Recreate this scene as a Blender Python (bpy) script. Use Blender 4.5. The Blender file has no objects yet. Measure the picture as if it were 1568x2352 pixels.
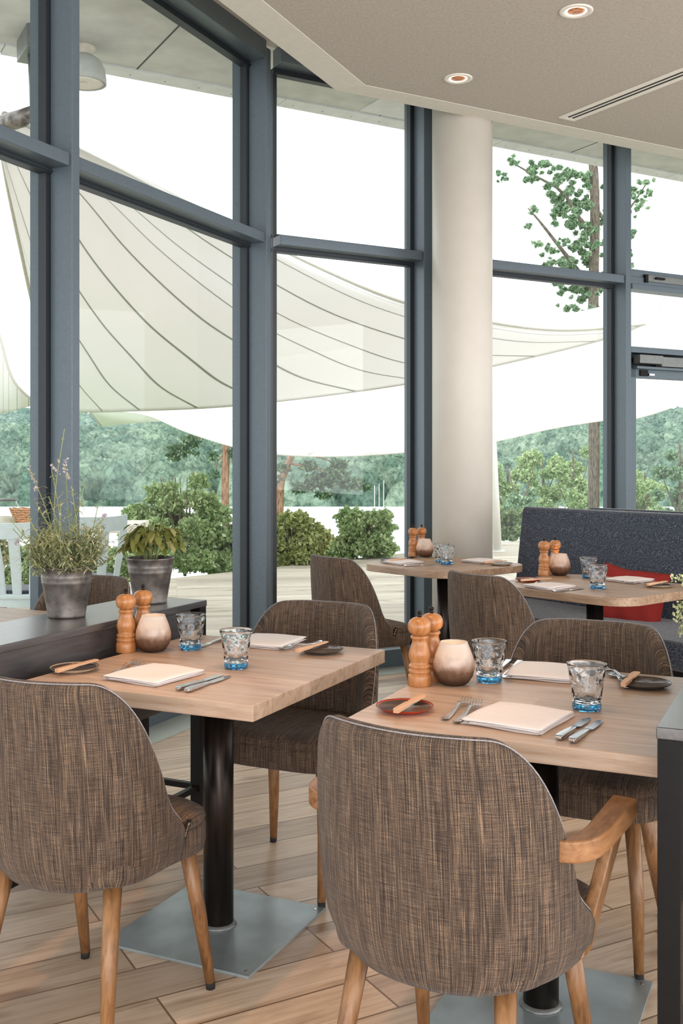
import bpy, bmesh, math, random
import numpy as np
from mathutils import Vector, Matrix
random.seed(7)
rng = np.random.default_rng(11)
C = bpy.context.scene.collection
SC = bpy.context.scene

# ------------------------------------------------------------------ camera
F = 2394.0; HZ = 1065.0; CX = 784.0; EYE = 1.32
cam_d = bpy.data.cameras.new('camera')
cam = bpy.data.objects.new('camera', cam_d); C.objects.link(cam)
cam.location = (0, 0, EYE); cam.rotation_euler = (math.pi/2, 0, 0)
cam_d.sensor_fit = 'HORIZONTAL'; cam_d.sensor_width = 36.0
cam_d.lens = F/1568*36.0
cam_d.shift_y = -(1176-HZ)/1568
cam_d.clip_end = 3000
SC.camera = cam

# ------------------------------------------------------------------ world, sun, exposure
w = bpy.data.worlds.new('World'); SC.world = w; w.use_nodes = True
wn = w.node_tree.nodes; wl = w.node_tree.links
for n in list(wn): wn.remove(n)
wo = wn.new('ShaderNodeOutputWorld'); bg = wn.new('ShaderNodeBackground')
tc = wn.new('ShaderNodeTexCoord'); nz = wn.new('ShaderNodeTexNoise'); rp = wn.new('ShaderNodeValToRGB')
nz.inputs['Scale'].default_value = 2.2; nz.inputs['Detail'].default_value = 5
rp.color_ramp.elements[0].position = .3; rp.color_ramp.elements[0].color = (.84, .92, 1, 1)
rp.color_ramp.elements[1].position = .65; rp.color_ramp.elements[1].color = (1, 1, 1, 1)
wl.new(tc.outputs['Generated'], nz.inputs['Vector']); wl.new(nz.outputs['Fac'], rp.inputs['Fac'])
wl.new(rp.outputs['Color'], bg.inputs['Color']); bg.inputs['Strength'].default_value = 2.3
wl.new(bg.outputs[0], wo.inputs[0])
sun_d = bpy.data.lights.new('sun', 'SUN'); sun = bpy.data.objects.new('sun', sun_d); C.objects.link(sun)
sun_d.energy = 1.2; sun_d.angle = .6; sun_d.color = (1, .97, .9)
sun.rotation_euler = (math.radians(38), math.radians(-24), 0)
SC.view_settings.view_transform = 'Standard'; SC.view_settings.look = 'None'
SC.view_settings.gamma = 1; SC.view_settings.use_curve_mapping = False
SC.view_settings.exposure = 0.0
SC.cycles.use_denoising = True
SC.cycles.max_bounces = 10; SC.cycles.transparent_max_bounces = 24
SC.cycles.diffuse_bounces = 5; SC.cycles.glossy_bounces = 5; SC.cycles.transmission_bounces = 10
SC.cycles.caustics_reflective = False; SC.cycles.caustics_refractive = False
SC.cycles.sample_clamp_indirect = 6
DOWNLIGHT_W = 32.0
def area(name, loc, rot, sx, sy, e, col):
    d = bpy.data.lights.new(name, 'AREA'); o = bpy.data.objects.new(name, d); C.objects.link(o)
    d.shape = 'RECTANGLE'; d.size = sx; d.size_y = sy; d.energy = e; d.color = col; o.location = loc; o.rotation_euler = rot
area('fill_light_rear', (1.0, -3.7, 1.6), (math.radians(97), 0, 0), 9, 3.0, 330, (1, .985, .97))  # added soft fill behind the camera to brighten the room, no modelled window
area('fill_light_side', (5.3, 1.0, 1.6), (math.radians(97), 0, math.radians(90)), 7, 3.0, 200, (1, .985, .97))  # second added fill, out of view on the right

# ------------------------------------------------------------------ helpers
def at(px, py, d):            # a point seen at pixel (px,py) that stands d metres ahead
    return Vector(((px-CX)*d/F, d, EYE+(HZ-py)*d/F))
def onz(px, py, z):           # the point on the level plane z
    d = F*(EYE-z)/(py-HZ)
    return Vector(((px-CX)*d/F, d, z))
E1 = Vector((.4194, .9078, 0)); E2 = Vector((.9078, -.4194, 0))
WB = Vector((.875, .485, 0)); NB = Vector((.485, -.875, 0)); NA = Vector((.9078, -.4194, 0))
RZ1 = -math.radians(24.8)

def s2l(c):
    return tuple(((v/255)/12.92 if v/255 <= .04045 else ((v/255+.055)/1.055)**2.4) for v in c)+(1,)
MATS = {}
def nodes(name):
    m = bpy.data.materials.new(name); m.use_nodes = True
    nt = m.node_tree; b = nt.nodes['Principled BSDF']; MATS[name] = m
    return m, nt, b
def N(nt, t, **k):
    n = nt.nodes.new(t)
    for a, v in k.items():
        if a in n.inputs: n.inputs[a].default_value = v
        else: setattr(n, a, v)
    return n
def coords(nt, scale=(1, 1, 1), rot=(0, 0, 0), kind='Object'):
    t = nt.nodes.new('ShaderNodeTexCoord'); m = nt.nodes.new('ShaderNodeMapping')
    m.inputs['Scale'].default_value = scale; m.inputs['Rotation'].default_value = rot
    nt.links.new(t.outputs[kind], m.inputs['Vector']); return m.outputs['Vector']
def ramp(nt, fac, stops):
    r = nt.nodes.new('ShaderNodeValToRGB'); e = r.color_ramp.elements
    while len(e) < len(stops): e.new(.5)
    for i, (p, c) in enumerate(stops):
        e[i].position = p; e[i].color = s2l(c) if len(c) == 3 else c
    nt.links.new(fac, r.inputs['Fac']); return r.outputs['Color']
def bump(nt, b, h, strength=.3, dist=.002):
    bp = nt.nodes.new('ShaderNodeBump'); bp.inputs['Strength'].default_value = strength
    bp.inputs['Distance'].default_value = dist
    nt.links.new(h, bp.inputs['Height']); nt.links.new(bp.outputs['Normal'], b.inputs['Normal'])
def plain(name, col, rough=.5, metal=0, var=.06, nscale=20, bmp=.1, spec=.5, scale=(1, 1, 1)):
    m, nt, b = nodes(name)
    v = coords(nt, scale)
    n = N(nt, 'ShaderNodeTexNoise', Scale=nscale, Detail=4.0); nt.links.new(v, n.inputs['Vector'])
    c = [max(0, min(255, x*(1-var))) for x in col]; c2 = [max(0, min(255, x*(1+var))) for x in col]
    nt.links.new(ramp(nt, n.outputs['Fac'], [(.3, c), (.7, c2)]), b.inputs['Base Color'])
    b.inputs['Roughness'].default_value = rough; b.inputs['Metallic'].default_value = metal
    b.inputs['Specular IOR Level'].default_value = spec
    if bmp: bump(nt, b, n.outputs['Fac'], bmp, .001)
    return m
def wood(name, c1, c2, c3, scale, rough=.45, nsc=1.0, bmp=.15, knots=False, kind='Object'):
    m, nt, b = nodes(name)
    v = coords(nt, scale, kind=kind)
    n = N(nt, 'ShaderNodeTexNoise', Scale=nsc, Detail=8.0, Roughness=.65, Distortion=1.2); nt.links.new(v, n.inputs['Vector'])
    wv = N(nt, 'ShaderNodeTexNoise', Scale=nsc*5, Detail=4.0); nt.links.new(v, wv.inputs['Vector'])
    mx = N(nt, 'ShaderNodeMath', operation='MULTIPLY_ADD'); nt.links.new(wv.outputs['Fac'], mx.inputs[0]); mx.inputs[1].default_value = .4
    nt.links.new(n.outputs['Fac'], mx.inputs[2])
    nt.links.new(ramp(nt, mx.outputs[0], [(.5, c1), (.7, c2), (.9, c3)]), b.inputs['Base Color'])
    b.inputs['Roughness'].default_value = rough
    bump(nt, b, mx.outputs[0], bmp, .0008)
    return m

class MB:
    def __init__(s): s.v = []; s.f = []; s.uv = {}; s.mi = {}
    def add(s, vs, fs, M=None):
        o = len(s.v)
        s.v += [tuple(M @ Vector(p)) if M else tuple(p) for p in vs]
        s.f += [tuple(i+o for i in f) for f in fs]; return s
    def box(s, c, sz, M=None, rz=0, taper=1):
        x, y, z = [a/2 for a in sz]; vs = []
        R = Matrix.Rotation(rz, 4, 'Z')
        for k in (-1, 1):
            t = 1 if k > 0 else taper
            for (i, j) in ((-1, -1), (1, -1), (1, 1), (-1, 1)):
                vs.append(Vector(c)+(R @ Vector((i*x*t, j*y*t, k*z))))
        return s.add(vs, [(3, 2, 1, 0), (4, 5, 6, 7), (0, 1, 5, 4), (1, 2, 6, 5), (2, 3, 7, 6), (3, 0, 4, 7)], M)
    def obox(s, P, Q, n, t0, t1, z0, z1):      # box along P->Q, from offset t0 to t1 along n
        P = Vector((P[0], P[1], 0)); Q = Vector((Q[0], Q[1], 0)); n = Vector((n[0], n[1], 0)); vs = []
        for z in (z0, z1):
            for p in (P+n*t0, Q+n*t0, Q+n*t1, P+n*t1): vs.append((p.x, p.y, z))
        return s.add(vs, [(3, 2, 1, 0), (4, 5, 6, 7), (0, 1, 5, 4), (1, 2, 6, 5), (2, 3, 7, 6), (3, 0, 4, 7)])
    def prism(s, poly, z0, z1, M=None):
        n = len(poly)
        vs = [(p[0], p[1], z0) for p in poly]+[(p[0], p[1], z1) for p in poly]
        fs = [tuple(range(n-1, -1, -1)), tuple(range(n, 2*n))]+[(i, (i+1) % n, n+(i+1) % n, n+i) for i in range(n)]
        return s.add(vs, fs, M)
    def lathe(s, prof, seg=32, M=None, rfun=None):
        vs = []; fs = []
        for k, (r, z) in enumerate(prof):
            for i in range(seg):
                a = 2*math.pi*i/seg
                rr = r if rfun is None else rfun(r, z, a, k, i)
                vs.append((rr*math.cos(a), rr*math.sin(a), z))
        for k in range(len(prof)-1):
            for i in range(seg):
                j = (i+1) % seg
                fs.append((k*seg+i, k*seg+j, (k+1)*seg+j, (k+1)*seg+i))
        if prof[0][0] > 1e-6: fs.append(tuple(range(seg-1, -1, -1)))
        if prof[-1][0] > 1e-6: fs.append(tuple(range((len(prof)-1)*seg, len(prof)*seg)))
        return s.add(vs, fs, M)
    def tube(s, path, rad, seg=8, caps=True, squash=None):
        path = [Vector(p) for p in path]; n = len(path)
        if not hasattr(rad, '__len__'): rad = [rad]*n
        vs = []; fs = []; up = None
        for k in range(n):
            t = (path[min(k+1, n-1)]-path[max(k-1, 0)]).normalized()
            if up is None:
                up = Vector((0, 0, 1)) if abs(t.z) < .9 else Vector((0, 1, 0))
            a = t.cross(up).normalized(); b = a.cross(t).normalized(); up = b
            for i in range(seg):
                an = 2*math.pi*i/seg
                q = 1 if squash is None else squash
                vs.append(path[k]+a*math.cos(an)*rad[k]+b*math.sin(an)*rad[k]*q)
        for k in range(n-1):
            for i in range(seg):
                j = (i+1) % seg
                fs.append((k*seg+i, k*seg+j, (k+1)*seg+j, (k+1)*seg+i))
        if caps:
            fs.append(tuple(range(seg-1, -1, -1))); fs.append(tuple(range((n-1)*seg, n*seg)))
        return s.add(vs, fs)
    def ribbon(s, pts, widths, th, M=None, side=None):
        # flat bar swept along pts, width across x (or `side`), thickness th
        vs = []; fs = []; n = len(pts)
        if not hasattr(th, '__len__'): th = [th]*n
        sd = Vector(side) if side else Vector((1, 0, 0))
        for k in range(n):
            p = Vector(pts[k]); t = (Vector(pts[min(k+1, n-1)])-Vector(pts[max(k-1, 0)])).normalized()
            u = sd.cross(t).normalized()
            for (i, j) in ((-1, -1), (1, -1), (1, 1), (-1, 1)):
                vs.append(p+sd*i*widths[k]/2+u*j*th[k]/2)
        for k in range(n-1):
            for i in range(4):
                j = (i+1) % 4
                fs.append((k*4+i, k*4+j, (k+1)*4+j, (k+1)*4+i))
        fs.append((3, 2, 1, 0)); e = (n-1)*4; fs.append((e, e+1, e+2, e+3))
        return s.add(vs, fs, M)
    def build(s, name, m, parent=None, smooth=False, bevel=0, bseg=2, uv=None, subd=0, solid=0, weld=False):
        me = bpy.data.meshes.new(name); me.from_pydata([tuple(v) for v in s.v], [], s.f); me.update()
        bm = bmesh.new(); bm.from_mesh(me)
        if weld: bmesh.ops.remove_doubles(bm, verts=bm.verts, dist=1e-5)
        bmesh.ops.recalc_face_normals(bm, faces=bm.faces); bm.to_mesh(me); bm.free()
        if uv == 'box':
            l = me.uv_layers.new(name='UVMap')
            for p in me.polygons:
                nn = p.normal; ax = max(range(3), key=lambda i: abs(nn[i]))
                for li in p.loop_indices:
                    c = me.vertices[me.loops[li].vertex_index].co
                    l.data[li].uv = ((c.y, c.z), (c.x, c.z), (c.x, c.y))[ax]
        elif uv is not None:
            l = me.uv_layers.new(name='UVMap')
            for lp in me.loops: l.data[lp.index].uv = uv[lp.vertex_index]
        o = bpy.data.objects.new(name, me); C.objects.link(o)
        if m: me.materials.append(m)
        if parent is not None: o.parent = parent
        if smooth:
            me.polygons.foreach_set('use_smooth', [True]*len(me.polygons))
        if solid:
            q = o.modifiers.new('thick', 'SOLIDIFY'); q.thickness = solid; q.offset = 0
        if bevel:
            q = o.modifiers.new('bev', 'BEVEL'); q.width = bevel; q.segments = bseg; q.limit_method = 'ANGLE'
            q.angle_limit = math.radians(35)
            if not smooth:
                me.polygons.foreach_set('use_smooth', [True]*len(me.polygons))
                wn_ = o.modifiers.new('wn', 'WEIGHTED_NORMAL')
        if subd:
            q = o.modifiers.new('sub', 'SUBSURF'); q.levels = subd; q.render_levels = subd
        return o
def tag(o, label=None, cat=None, group=None, kind=None):
    if label: o['label'] = label
    if cat: o['category'] = cat
    if group: o['group'] = group
    if kind: o['kind'] = kind
    return o
def empty(name, loc=(0, 0, 0), rz=0, label=None, cat=None, group=None):
    o = bpy.data.objects.new(name, None); C.objects.link(o); o.empty_display_size = .1
    o.location = loc; o.rotation_euler = (0, 0, rz); return tag(o, label, cat, group)
def copy_tree(o, parent=None):
    c = o.copy(); C.objects.link(c); c.parent = parent
    for ch in [x for x in KIDS.get(o.name, [])]: copy_tree(ch, c)
    return c
KIDS = {}
def finish_proto(o):          # remember the children of a prototype tree
    for ch in list(bpy.data.objects):
        if ch.parent is not None: KIDS.setdefault(ch.parent.name, [])
    KIDS.update({})
    def rec(p):
        KIDS[p.name] = [x for x in bpy.data.objects if x.parent == p]
        for q in KIDS[p.name]: rec(q)
    rec(o)
class Stamp:                  # first call uses the prototype itself, later calls copy it
    def __init__(s, proto): s.p = proto; s.used = False; finish_proto(proto)
    def __call__(s, loc, rz, label, group=None, scale=None, rot=None):
        o = copy_tree(s.p) if s.used else s.p; s.used = True
        o.location = loc; o.rotation_euler = rot if rot else (0, 0, rz)
        if scale: o.scale = (scale,)*3 if not hasattr(scale, '__len__') else scale
        o['label'] = label
        if group: o['group'] = group
        return o
def struct(o): o['kind'] = 'structure'; return o
def light_pt(name, typ, loc, energy, color, parent=None, **k):
    d = bpy.data.lights.new(name, typ); o = bpy.data.objects.new(name, d); C.objects.link(o)
    d.energy = energy; d.color = color; o.location = loc
    for a, v in k.items(): setattr(d, a, v)
    if parent: o.parent = parent
    return o

# ------------------------------------------------------------------ materials
M_frame = plain('frame_paint', (92, 104, 113), .38, .15, .03, 60, .04)
M_gasket = plain('gasket', (34, 40, 46), .5, 0, .05, 40, 0)
M_white = plain('white_plaster', (226, 221, 212), .8, 0, .015, 30, .05)
M_col = plain('column_plaster', (208, 201, 191), .45, 0, .01, 8, .02)
M_black = None
M_alu_matt = plain('grey_lamp', (188, 192, 190), .6, 0, .03, 20, 0)
M_black = plain('black_metal', (18, 17, 17), .5, 0, .1, 40, .05, .2)
M_steel = plain('steel', (200, 200, 202), .2, 1, .03, 30, 0)
M_alu = plain('aluminium', (124, 126, 124), .4, .5, .04, 30, 0)
# ceiling: taupe acoustic plaster
M_ceil, nt, b = nodes('ceiling_acoustic')
v = coords(nt); n = N(nt, 'ShaderNodeTexNoise', Scale=70.0, Detail=3.0); nt.links.new(v, n.inputs['Vector'])
nt.links.new(ramp(nt, n.outputs['Fac'], [(.35, (172, 164, 154)), (.65, (186, 177, 167))]), b.inputs['Base Color'])
b.inputs['Roughness'].default_value = .95; bump(nt, b, n.outputs['Fac'], .35, .004)
# floor planks
def planks(name, cols, bw, bh, rot, mortar, rough, msize=.006, gs=(2, 26), bmp=.15):
    m, nt, b = nodes(name)
    v = coords(nt, (1, 1, 1), (0, 0, -rot))
    br = N(nt, 'ShaderNodeTexBrick', Scale=1.0); nt.links.new(v, br.inputs['Vector'])
    br.inputs['Brick Width'].default_value = bw; br.inputs['Row Height'].default_value = bh
    br.inputs['Mortar Size'].default_value = msize*.5; br.inputs['Mortar Smooth'].default_value = .1
    br.offset = .37; br.offset_frequency = 2; br.inputs['Bias'].default_value = 0
    br.inputs['Color1'].default_value = (0, 0, 0, 1); br.inputs['Color2'].default_value = (1, 1, 1, 1); br.inputs['Mortar'].default_value = (.5, .5, .5, 1)
    # per-plank offset for the grain
    add = N(nt, 'ShaderNodeVectorMath', operation='MULTIPLY_ADD'); nt.links.new(br.outputs['Color'], add.inputs[0])
    add.inputs[1].default_value = (7.3, 3.1, 5); nt.links.new(v, add.inputs[2])
    mp = N(nt, 'ShaderNodeMapping'); mp.inputs['Scale'].default_value = (gs[0], gs[1], 1); nt.links.new(add.outputs[0], mp.inputs['Vector'])
    g = N(nt, 'ShaderNodeTexNoise', Scale=1.0, Detail=8.0, Roughness=.62, Distortion=1.6); nt.links.new(mp.outputs[0], g.inputs['Vector'])
    mp2 = N(nt, 'ShaderNodeMapping'); mp2.inputs['Scale'].default_value = (1.5, 5, 1); nt.links.new(add.outputs[0], mp2.inputs['Vector'])
    kn = N(nt, 'ShaderNodeTexNoise', Scale=1.3, Detail=3.0); nt.links.new(mp2.outputs[0], kn.inputs['Vector'])
    grain = ramp(nt, g.outputs['Fac'], [(.3, cols[0]), (.5, cols[1]), (.72, cols[2])])
    tint = ramp(nt, br.outputs['Color'], [(0, (212, 205, 200)), (1, (255, 250, 245))])
    mul = N(nt, 'ShaderNodeMix', data_type='RGBA', blend_type='MULTIPLY'); mul.inputs[0].default_value = 1
    nt.links.new(grain, mul.inputs[6]); nt.links.new(tint, mul.inputs[7])
    kc = ramp(nt, kn.outputs['Fac'], [(.30, (178, 160, 148)), (.42, (255, 255, 255))])
    mul2 = N(nt, 'ShaderNodeMix', data_type='RGBA', blend_type='MULTIPLY'); mul2.inputs[0].default_value = .8
    nt.links.new(mul.outputs[2], mul2.inputs[6]); nt.links.new(kc, mul2.inputs[7])
    mm = N(nt, 'ShaderNodeMix', data_type='RGBA'); nt.links.new(br.outputs['Fac'], mm.inputs[0])
    nt.links.new(mul2.outputs[2], mm.inputs[6]); mm.inputs[7].default_value = s2l(mortar)
    nt.links.new(mm.outputs[2], b.inputs['Base Color']); b.inputs['Roughness'].default_value = rough
    bump(nt, b, g.outputs['Fac'], bmp, .0015)
    return m
ROT_F = math.atan2(.485, .874)
M_floor = planks('oak_floor', [(186, 160, 134), (216, 194, 170), (232, 214, 194)], 1.35, .165, ROT_F, (120, 92, 66), .34)
M_deck = planks('terrace_boards', [(196, 190, 176), (212, 207, 194), (222, 218, 206)], 4.0, .16, ROT_F-.35, (178, 172, 158), .75, .008, (1, 10))
M_deck2 = M_deck
# table oak: grain runs across the table (local x)
M_top, nt, b = nodes('table_oak')
v = coords(nt, (2.2, 26, 26)); v1 = coords(nt)
n = N(nt, 'ShaderNodeTexNoise', Scale=1.0, Detail=8.0, Roughness=.6, Distortion=1.5); nt.links.new(v, n.inputs['Vector'])
br = N(nt, 'ShaderNodeTexBrick', Scale=1.0); nt.links.new(v1, br.inputs['Vector']); br.inputs['Brick Width'].default_value = 3.0
br.inputs['Row Height'].default_value = .105; br.inputs['Mortar Size'].default_value = .0004; br.inputs['Mortar Smooth'].default_value = 0
br.inputs['Color1'].default_value = s2l((226, 222, 216)); br.inputs['Color2'].default_value = (1, 1, 1, 1); br.inputs['Mortar'].default_value = s2l((190, 180, 170))
mul = N(nt, 'ShaderNodeMix', data_type='RGBA', blend_type='MULTIPLY'); mul.inputs[0].default_value = 1
nt.links.new(ramp(nt, n.outputs['Fac'], [(.28, (172, 142, 120)), (.5, (202, 174, 152)), (.7, (216, 192, 174))]), mul.inputs[6]); nt.links.new(br.outputs['Color'], mul.inputs[7])
nt.links.new(mul.outputs[2], b.inputs['Base Color']); b.inputs['Roughness'].default_value = .36
bump(nt, b, n.outputs['Fac'], .15, .0006)
M_top2 = wood('table_oak_grey', (142, 112, 88), (170, 142, 118), (188, 162, 138), (2.5, 24, 24), .4)
M_leg = wood('leg_oak', (92, 60, 34), (134, 94, 58), (158, 116, 76), (26, 26, 3), .4)
M_arm = wood('arm_oak', (114, 76, 46), (148, 104, 68), (168, 124, 86), (22, 5, 22), .38)
M_mill = wood('mill_beech', (154, 98, 52), (180, 122, 74), (194, 138, 90), (20, 20, 4), .3, bmp=.04)
M_spread = wood('spreader_wood', (200, 150, 112), (222, 176, 140), (232, 192, 160), (30, 4, 30), .55)
M_darkwood = wood('dark_stained_wood', (44, 42, 44), (60, 58, 60), (78, 76, 78), (30, 3, 30), .34, bmp=.35)
M_darkwood.node_tree.nodes['Principled BSDF'].inputs['Specular IOR Level'].default_value = 1.0
M_darkwood.node_tree.nodes['Principled BSDF'].inputs['Coat Weight'].default_value = .6
M_darkwood.node_tree.nodes['Principled BSDF'].inputs['Coat Roughness'].default_value = .3
M_planter = wood('brown_boards', (98, 70, 52), (124, 92, 70), (140, 106, 82), (14, 14, 2), .7)
# woven chair fabric
def fabric(name, dark, mid, lite, base_scale=1.0, u=620, vv=13):
    m, nt, b = nodes(name)
    a = N(nt, 'ShaderNodeTexNoise', Scale=1.0, Detail=3.0, Roughness=.55); 
    n1 = N(nt, 'ShaderNodeTexNoise', Scale=1.0, Detail=0.0); nt.links.new(coords(nt, (u*base_scale*.8, 0, 0), kind='UV'), n1.inputs['Vector'])
    va = N(nt, 'ShaderNodeVectorMath', operation='MULTIPLY_ADD'); nt.links.new(n1.outputs['Color'], va.inputs[0]); va.inputs[1].default_value = (0, 16, 0)
    nt.links.new(coords(nt, (u*base_scale, vv*base_scale, 1), kind='UV'), va.inputs[2]); nt.links.new(va.outputs[0], a.inputs['Vector'])
    c = N(nt, 'ShaderNodeTexNoise', Scale=1.0, Detail=5.0, Roughness=.7); nt.links.new(coords(nt, (20*base_scale, 620*base_scale, 1), kind='UV'), c.inputs['Vector'])
    f = N(nt, 'ShaderNodeTexNoise', Scale=900.0, Detail=2.0); nt.links.new(coords(nt, (1, 1, 1), kind='UV'), f.inputs['Vector'])
    s1 = N(nt, 'ShaderNodeMath', operation='MULTIPLY_ADD'); nt.links.new(c.outputs['Fac'], s1.inputs[0]); s1.inputs[1].default_value = .40; nt.links.new(a.outputs['Fac'], s1.inputs[2])
    s2 = N(nt, 'ShaderNodeMath', operation='MULTIPLY_ADD'); nt.links.new(f.outputs['Fac'], s2.inputs[0]); s2.inputs[1].default_value = .40; nt.links.new(s1.outputs[0], s2.inputs[2])
    nt.links.new(ramp(nt, s2.outputs[0], [(.78, dark), (.90, mid), (.985, mid), (1.0, lite)]), b.inputs['Base Color'])
    s3 = N(nt, 'ShaderNodeMath', operation='MULTIPLY'); nt.links.new(s2.outputs[0], s3.inputs[0]); s3.inputs[1].default_value = .92
    nt.links.new(ramp(nt, s3.outputs[0], [(.71, dark), (.815, mid), (.86, mid), (.965, lite)]), b.inputs['Base Color'])
    b.inputs['Roughness'].default_value = .95; b.inputs['Sheen Weight'].default_value = .12; b.inputs['Sheen Roughness'].default_value = .4
    b.inputs['Specular IOR Level'].default_value = .15
    bump(nt, b, s2.outputs[0], .5, .002); return m
M_fab = fabric('chair_weave', (35, 29, 27), (77, 66, 60), (168, 140, 114))
M_felt, nt, b = nodes('bench_felt')
n = N(nt, 'ShaderNodeTexNoise', Scale=150.0, Detail=3.0); nt.links.new(coords(nt), n.inputs['Vector'])
nt.links.new(ramp(nt, n.outputs['Fac'], [(.38, (44, 49, 60)), (.55, (68, 74, 86)), (.68, (108, 113, 124))]), b.inputs['Base Color'])
b.inputs['Roughness'].default_value = 1; b.inputs['Sheen Weight'].default_value = .3; b.inputs['Specular IOR Level'].default_value = .1
bump(nt, b, n.outputs['Fac'], .4, .003)
M_red = plain('red_cloth', (142, 46, 42), .9, 0, .1, 300, .3, .2)
M_nap = plain('napkin_cloth', (240, 232, 230), .9, 0, .02, 8, .1, .2, (1, 30, 1))
M_plate_red = plain('glaze_red', (186, 60, 34), .3, 0, .15, 12, 0, .3)
M_plate_dark = plain('glaze_dark', (62, 60, 58), .12, 0, .25, 12, 0)
M_plate_pale = plain('glaze_pale', (186, 174, 156), .2, 0, .15, 12, 0)
M_plate_rim = plain('glaze_rim', (78, 60, 50), .2, 0, .1, 12, 0)
M_base = plain('raw_steel_plate', (158, 168, 170), .36, .55, .12, 6, .05)
M_pole = plain('raw_steel_pole', (46, 40, 37), .32, .75, .25, 5, .05, .5, (12, 12, 1))
M_zinc = plain('galvanised_zinc', (112, 106, 102), .42, .6, .34, 22, .25)
M_soil = plain('potting_soil', (52, 38, 28), .95, 0, .3, 60, .8)
M_label = plain('tag_black', (24, 20, 20), .8, 0, .1, 60, 0)
M_letter = plain('tag_letters', (196, 172, 150), .8, 0, .05, 60, 0)
M_outw = plain('painted_chair', (206, 218, 220), .5, 0, .02, 20, .03)
M_whitew = plain('whitewashed_board', (226, 218, 204), .7, 0, .06, 20, .1)
M_wicker = plain('wicker', (186, 140, 104), .7, 0, .3, 90, .6)
M_soffit = plain('canopy_board', (206, 208, 204), .85, 0, .05, 5, .1)
M_soffit_edge = plain('canopy_edge', (222, 226, 226), .6, 0, .03, 10, 0)
M_soffit_white = plain('canopy_hatch', (222, 224, 224), .7, 0, .02, 10, 0)
M_bark = plain('oak_bark', (106, 98, 88), .95, 0, .35, 14, 1, .2, (3, 3, .6))
M_pinebark = plain('pine_bark', (150, 116, 96), .9, 0, .3, 12, .8, .2, (2, 2, .5))
M_polew = plain('white_pole', (232, 232, 228), .4, 0, .01, 10, 0)
M_ground = plain('grass_bank', (116, 134, 88), 1, 0, .25, 2, .3)
M_wax = plain('candle_wax', (240, 228, 210), .5, 0, .02, 20, 0)
# glass for the windows: clear sheet that reflects at grazing angles
M_glass, nt, b = nodes('window_glass'); nt.nodes.remove(b)
tr = N(nt, 'ShaderNodeBsdfTransparent'); tr.inputs[0].default_value = (.975, .988, .982, 1)
gl = N(nt, 'ShaderNodeBsdfGlossy'); gl.inputs['Roughness'].default_value = .01
lw = N(nt, 'ShaderNodeLayerWeight', Blend=.5); pw = N(nt, 'ShaderNodeMath', operation='POWER'); pw.inputs[1].default_value = 5; nt.links.new(lw.outputs['Facing'], pw.inputs[0])
fr = N(nt, 'ShaderNodeMath', operation='MULTIPLY_ADD'); nt.links.new(pw.outputs[0], fr.inputs[0]); fr.inputs[1].default_value = .6; fr.inputs[2].default_value = .018; mx = N(nt, 'ShaderNodeMixShader')
nt.links.new(fr.outputs[0], mx.inputs[0]); nt.links.new(tr.outputs[0], mx.inputs[1]); nt.links.new(gl.outputs[0], mx.inputs[2])
nt.links.new(mx.outputs[0], nt.nodes['Material Output'].inputs[0])
def tumbler(name, col, r=.02):
    m, nt, b = nodes(name); b.inputs['Base Color'].default_value = col; b.inputs['Transmission Weight'].default_value = 1
    b.inputs['Roughness'].default_value = r; b.inputs['IOR'].default_value = 1.46; return m
M_tumb = tumbler('tumbler_glass', (.93, .96, .98, 1)); M_tumbb = tumbler('tumbler_base', (.10, .42, .80, 1))
M_jar = M_glass
# frosted candle bowl: pale frosted top, smoky speckled bottom
M_bowl, nt, b = nodes('frosted_bowl')
tcn = nt.nodes.new('ShaderNodeTexCoord'); sp = nt.nodes.new('ShaderNodeSeparateXYZ'); nt.links.new(tcn.outputs['Object'], sp.inputs[0])
n = N(nt, 'ShaderNodeTexNoise', Scale=60.0, Detail=5.0); nt.links.new(tcn.outputs['Object'], n.inputs['Vector'])
ma = N(nt, 'ShaderNodeMath', operation='MULTIPLY_ADD'); nt.links.new(n.outputs['Fac'], ma.inputs[0]); ma.inputs[1].default_value = .035; nt.links.new(sp.outputs['Z'], ma.inputs[2])
mr = N(nt, 'ShaderNodeMapRange'); mr.inputs['From Min'].default_value = .03; mr.inputs['From Max'].default_value = .115; nt.links.new(ma.outputs[0], mr.inputs['Value'])
cr = ramp(nt, mr.outputs[0], [(0, (96, 76, 62)), (.28, (134, 112, 96)), (.5, (196, 182, 170)), (.8, (232, 226, 220))])
ds = N(nt, 'ShaderNodeBsdfDiffuse'); tl = N(nt, 'ShaderNodeBsdfTranslucent'); gs_ = N(nt, 'ShaderNodeBsdfGlossy'); gs_.inputs['Roughness'].default_value = .25
nt.links.new(cr, ds.inputs[0]); nt.links.new(cr, tl.inputs[0])
m1 = N(nt, 'ShaderNodeMixShader'); m1.inputs[0].default_value = .55; nt.links.new(ds.outputs[0], m1.inputs[1]); nt.links.new(tl.outputs[0], m1.inputs[2])
m2 = N(nt, 'ShaderNodeMixShader'); m2.inputs[0].default_value = .07; nt.links.new(m1.outputs[0], m2.inputs[1]); nt.links.new(gs_.outputs[0], m2.inputs[2])
nt.links.new(m2.outputs[0], nt.nodes['Material Output'].inputs[0])
def emit(name, col, s):
    m, nt, b = nodes(name); b.inputs['Emission Color'].default_value = col; b.inputs['Emission Strength'].default_value = s
    b.inputs['Base Color'].default_value = (0, 0, 0, 1); return m
M_flame = emit('flame', (1, .55, .22, 1), 12); M_lamp = emit('lamp_glow', (1, .74, .55, 1), 2.6)
M_refl = plain('lamp_reflector', (206, 132, 92), .3, .6, .3, 40, .3)
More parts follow.
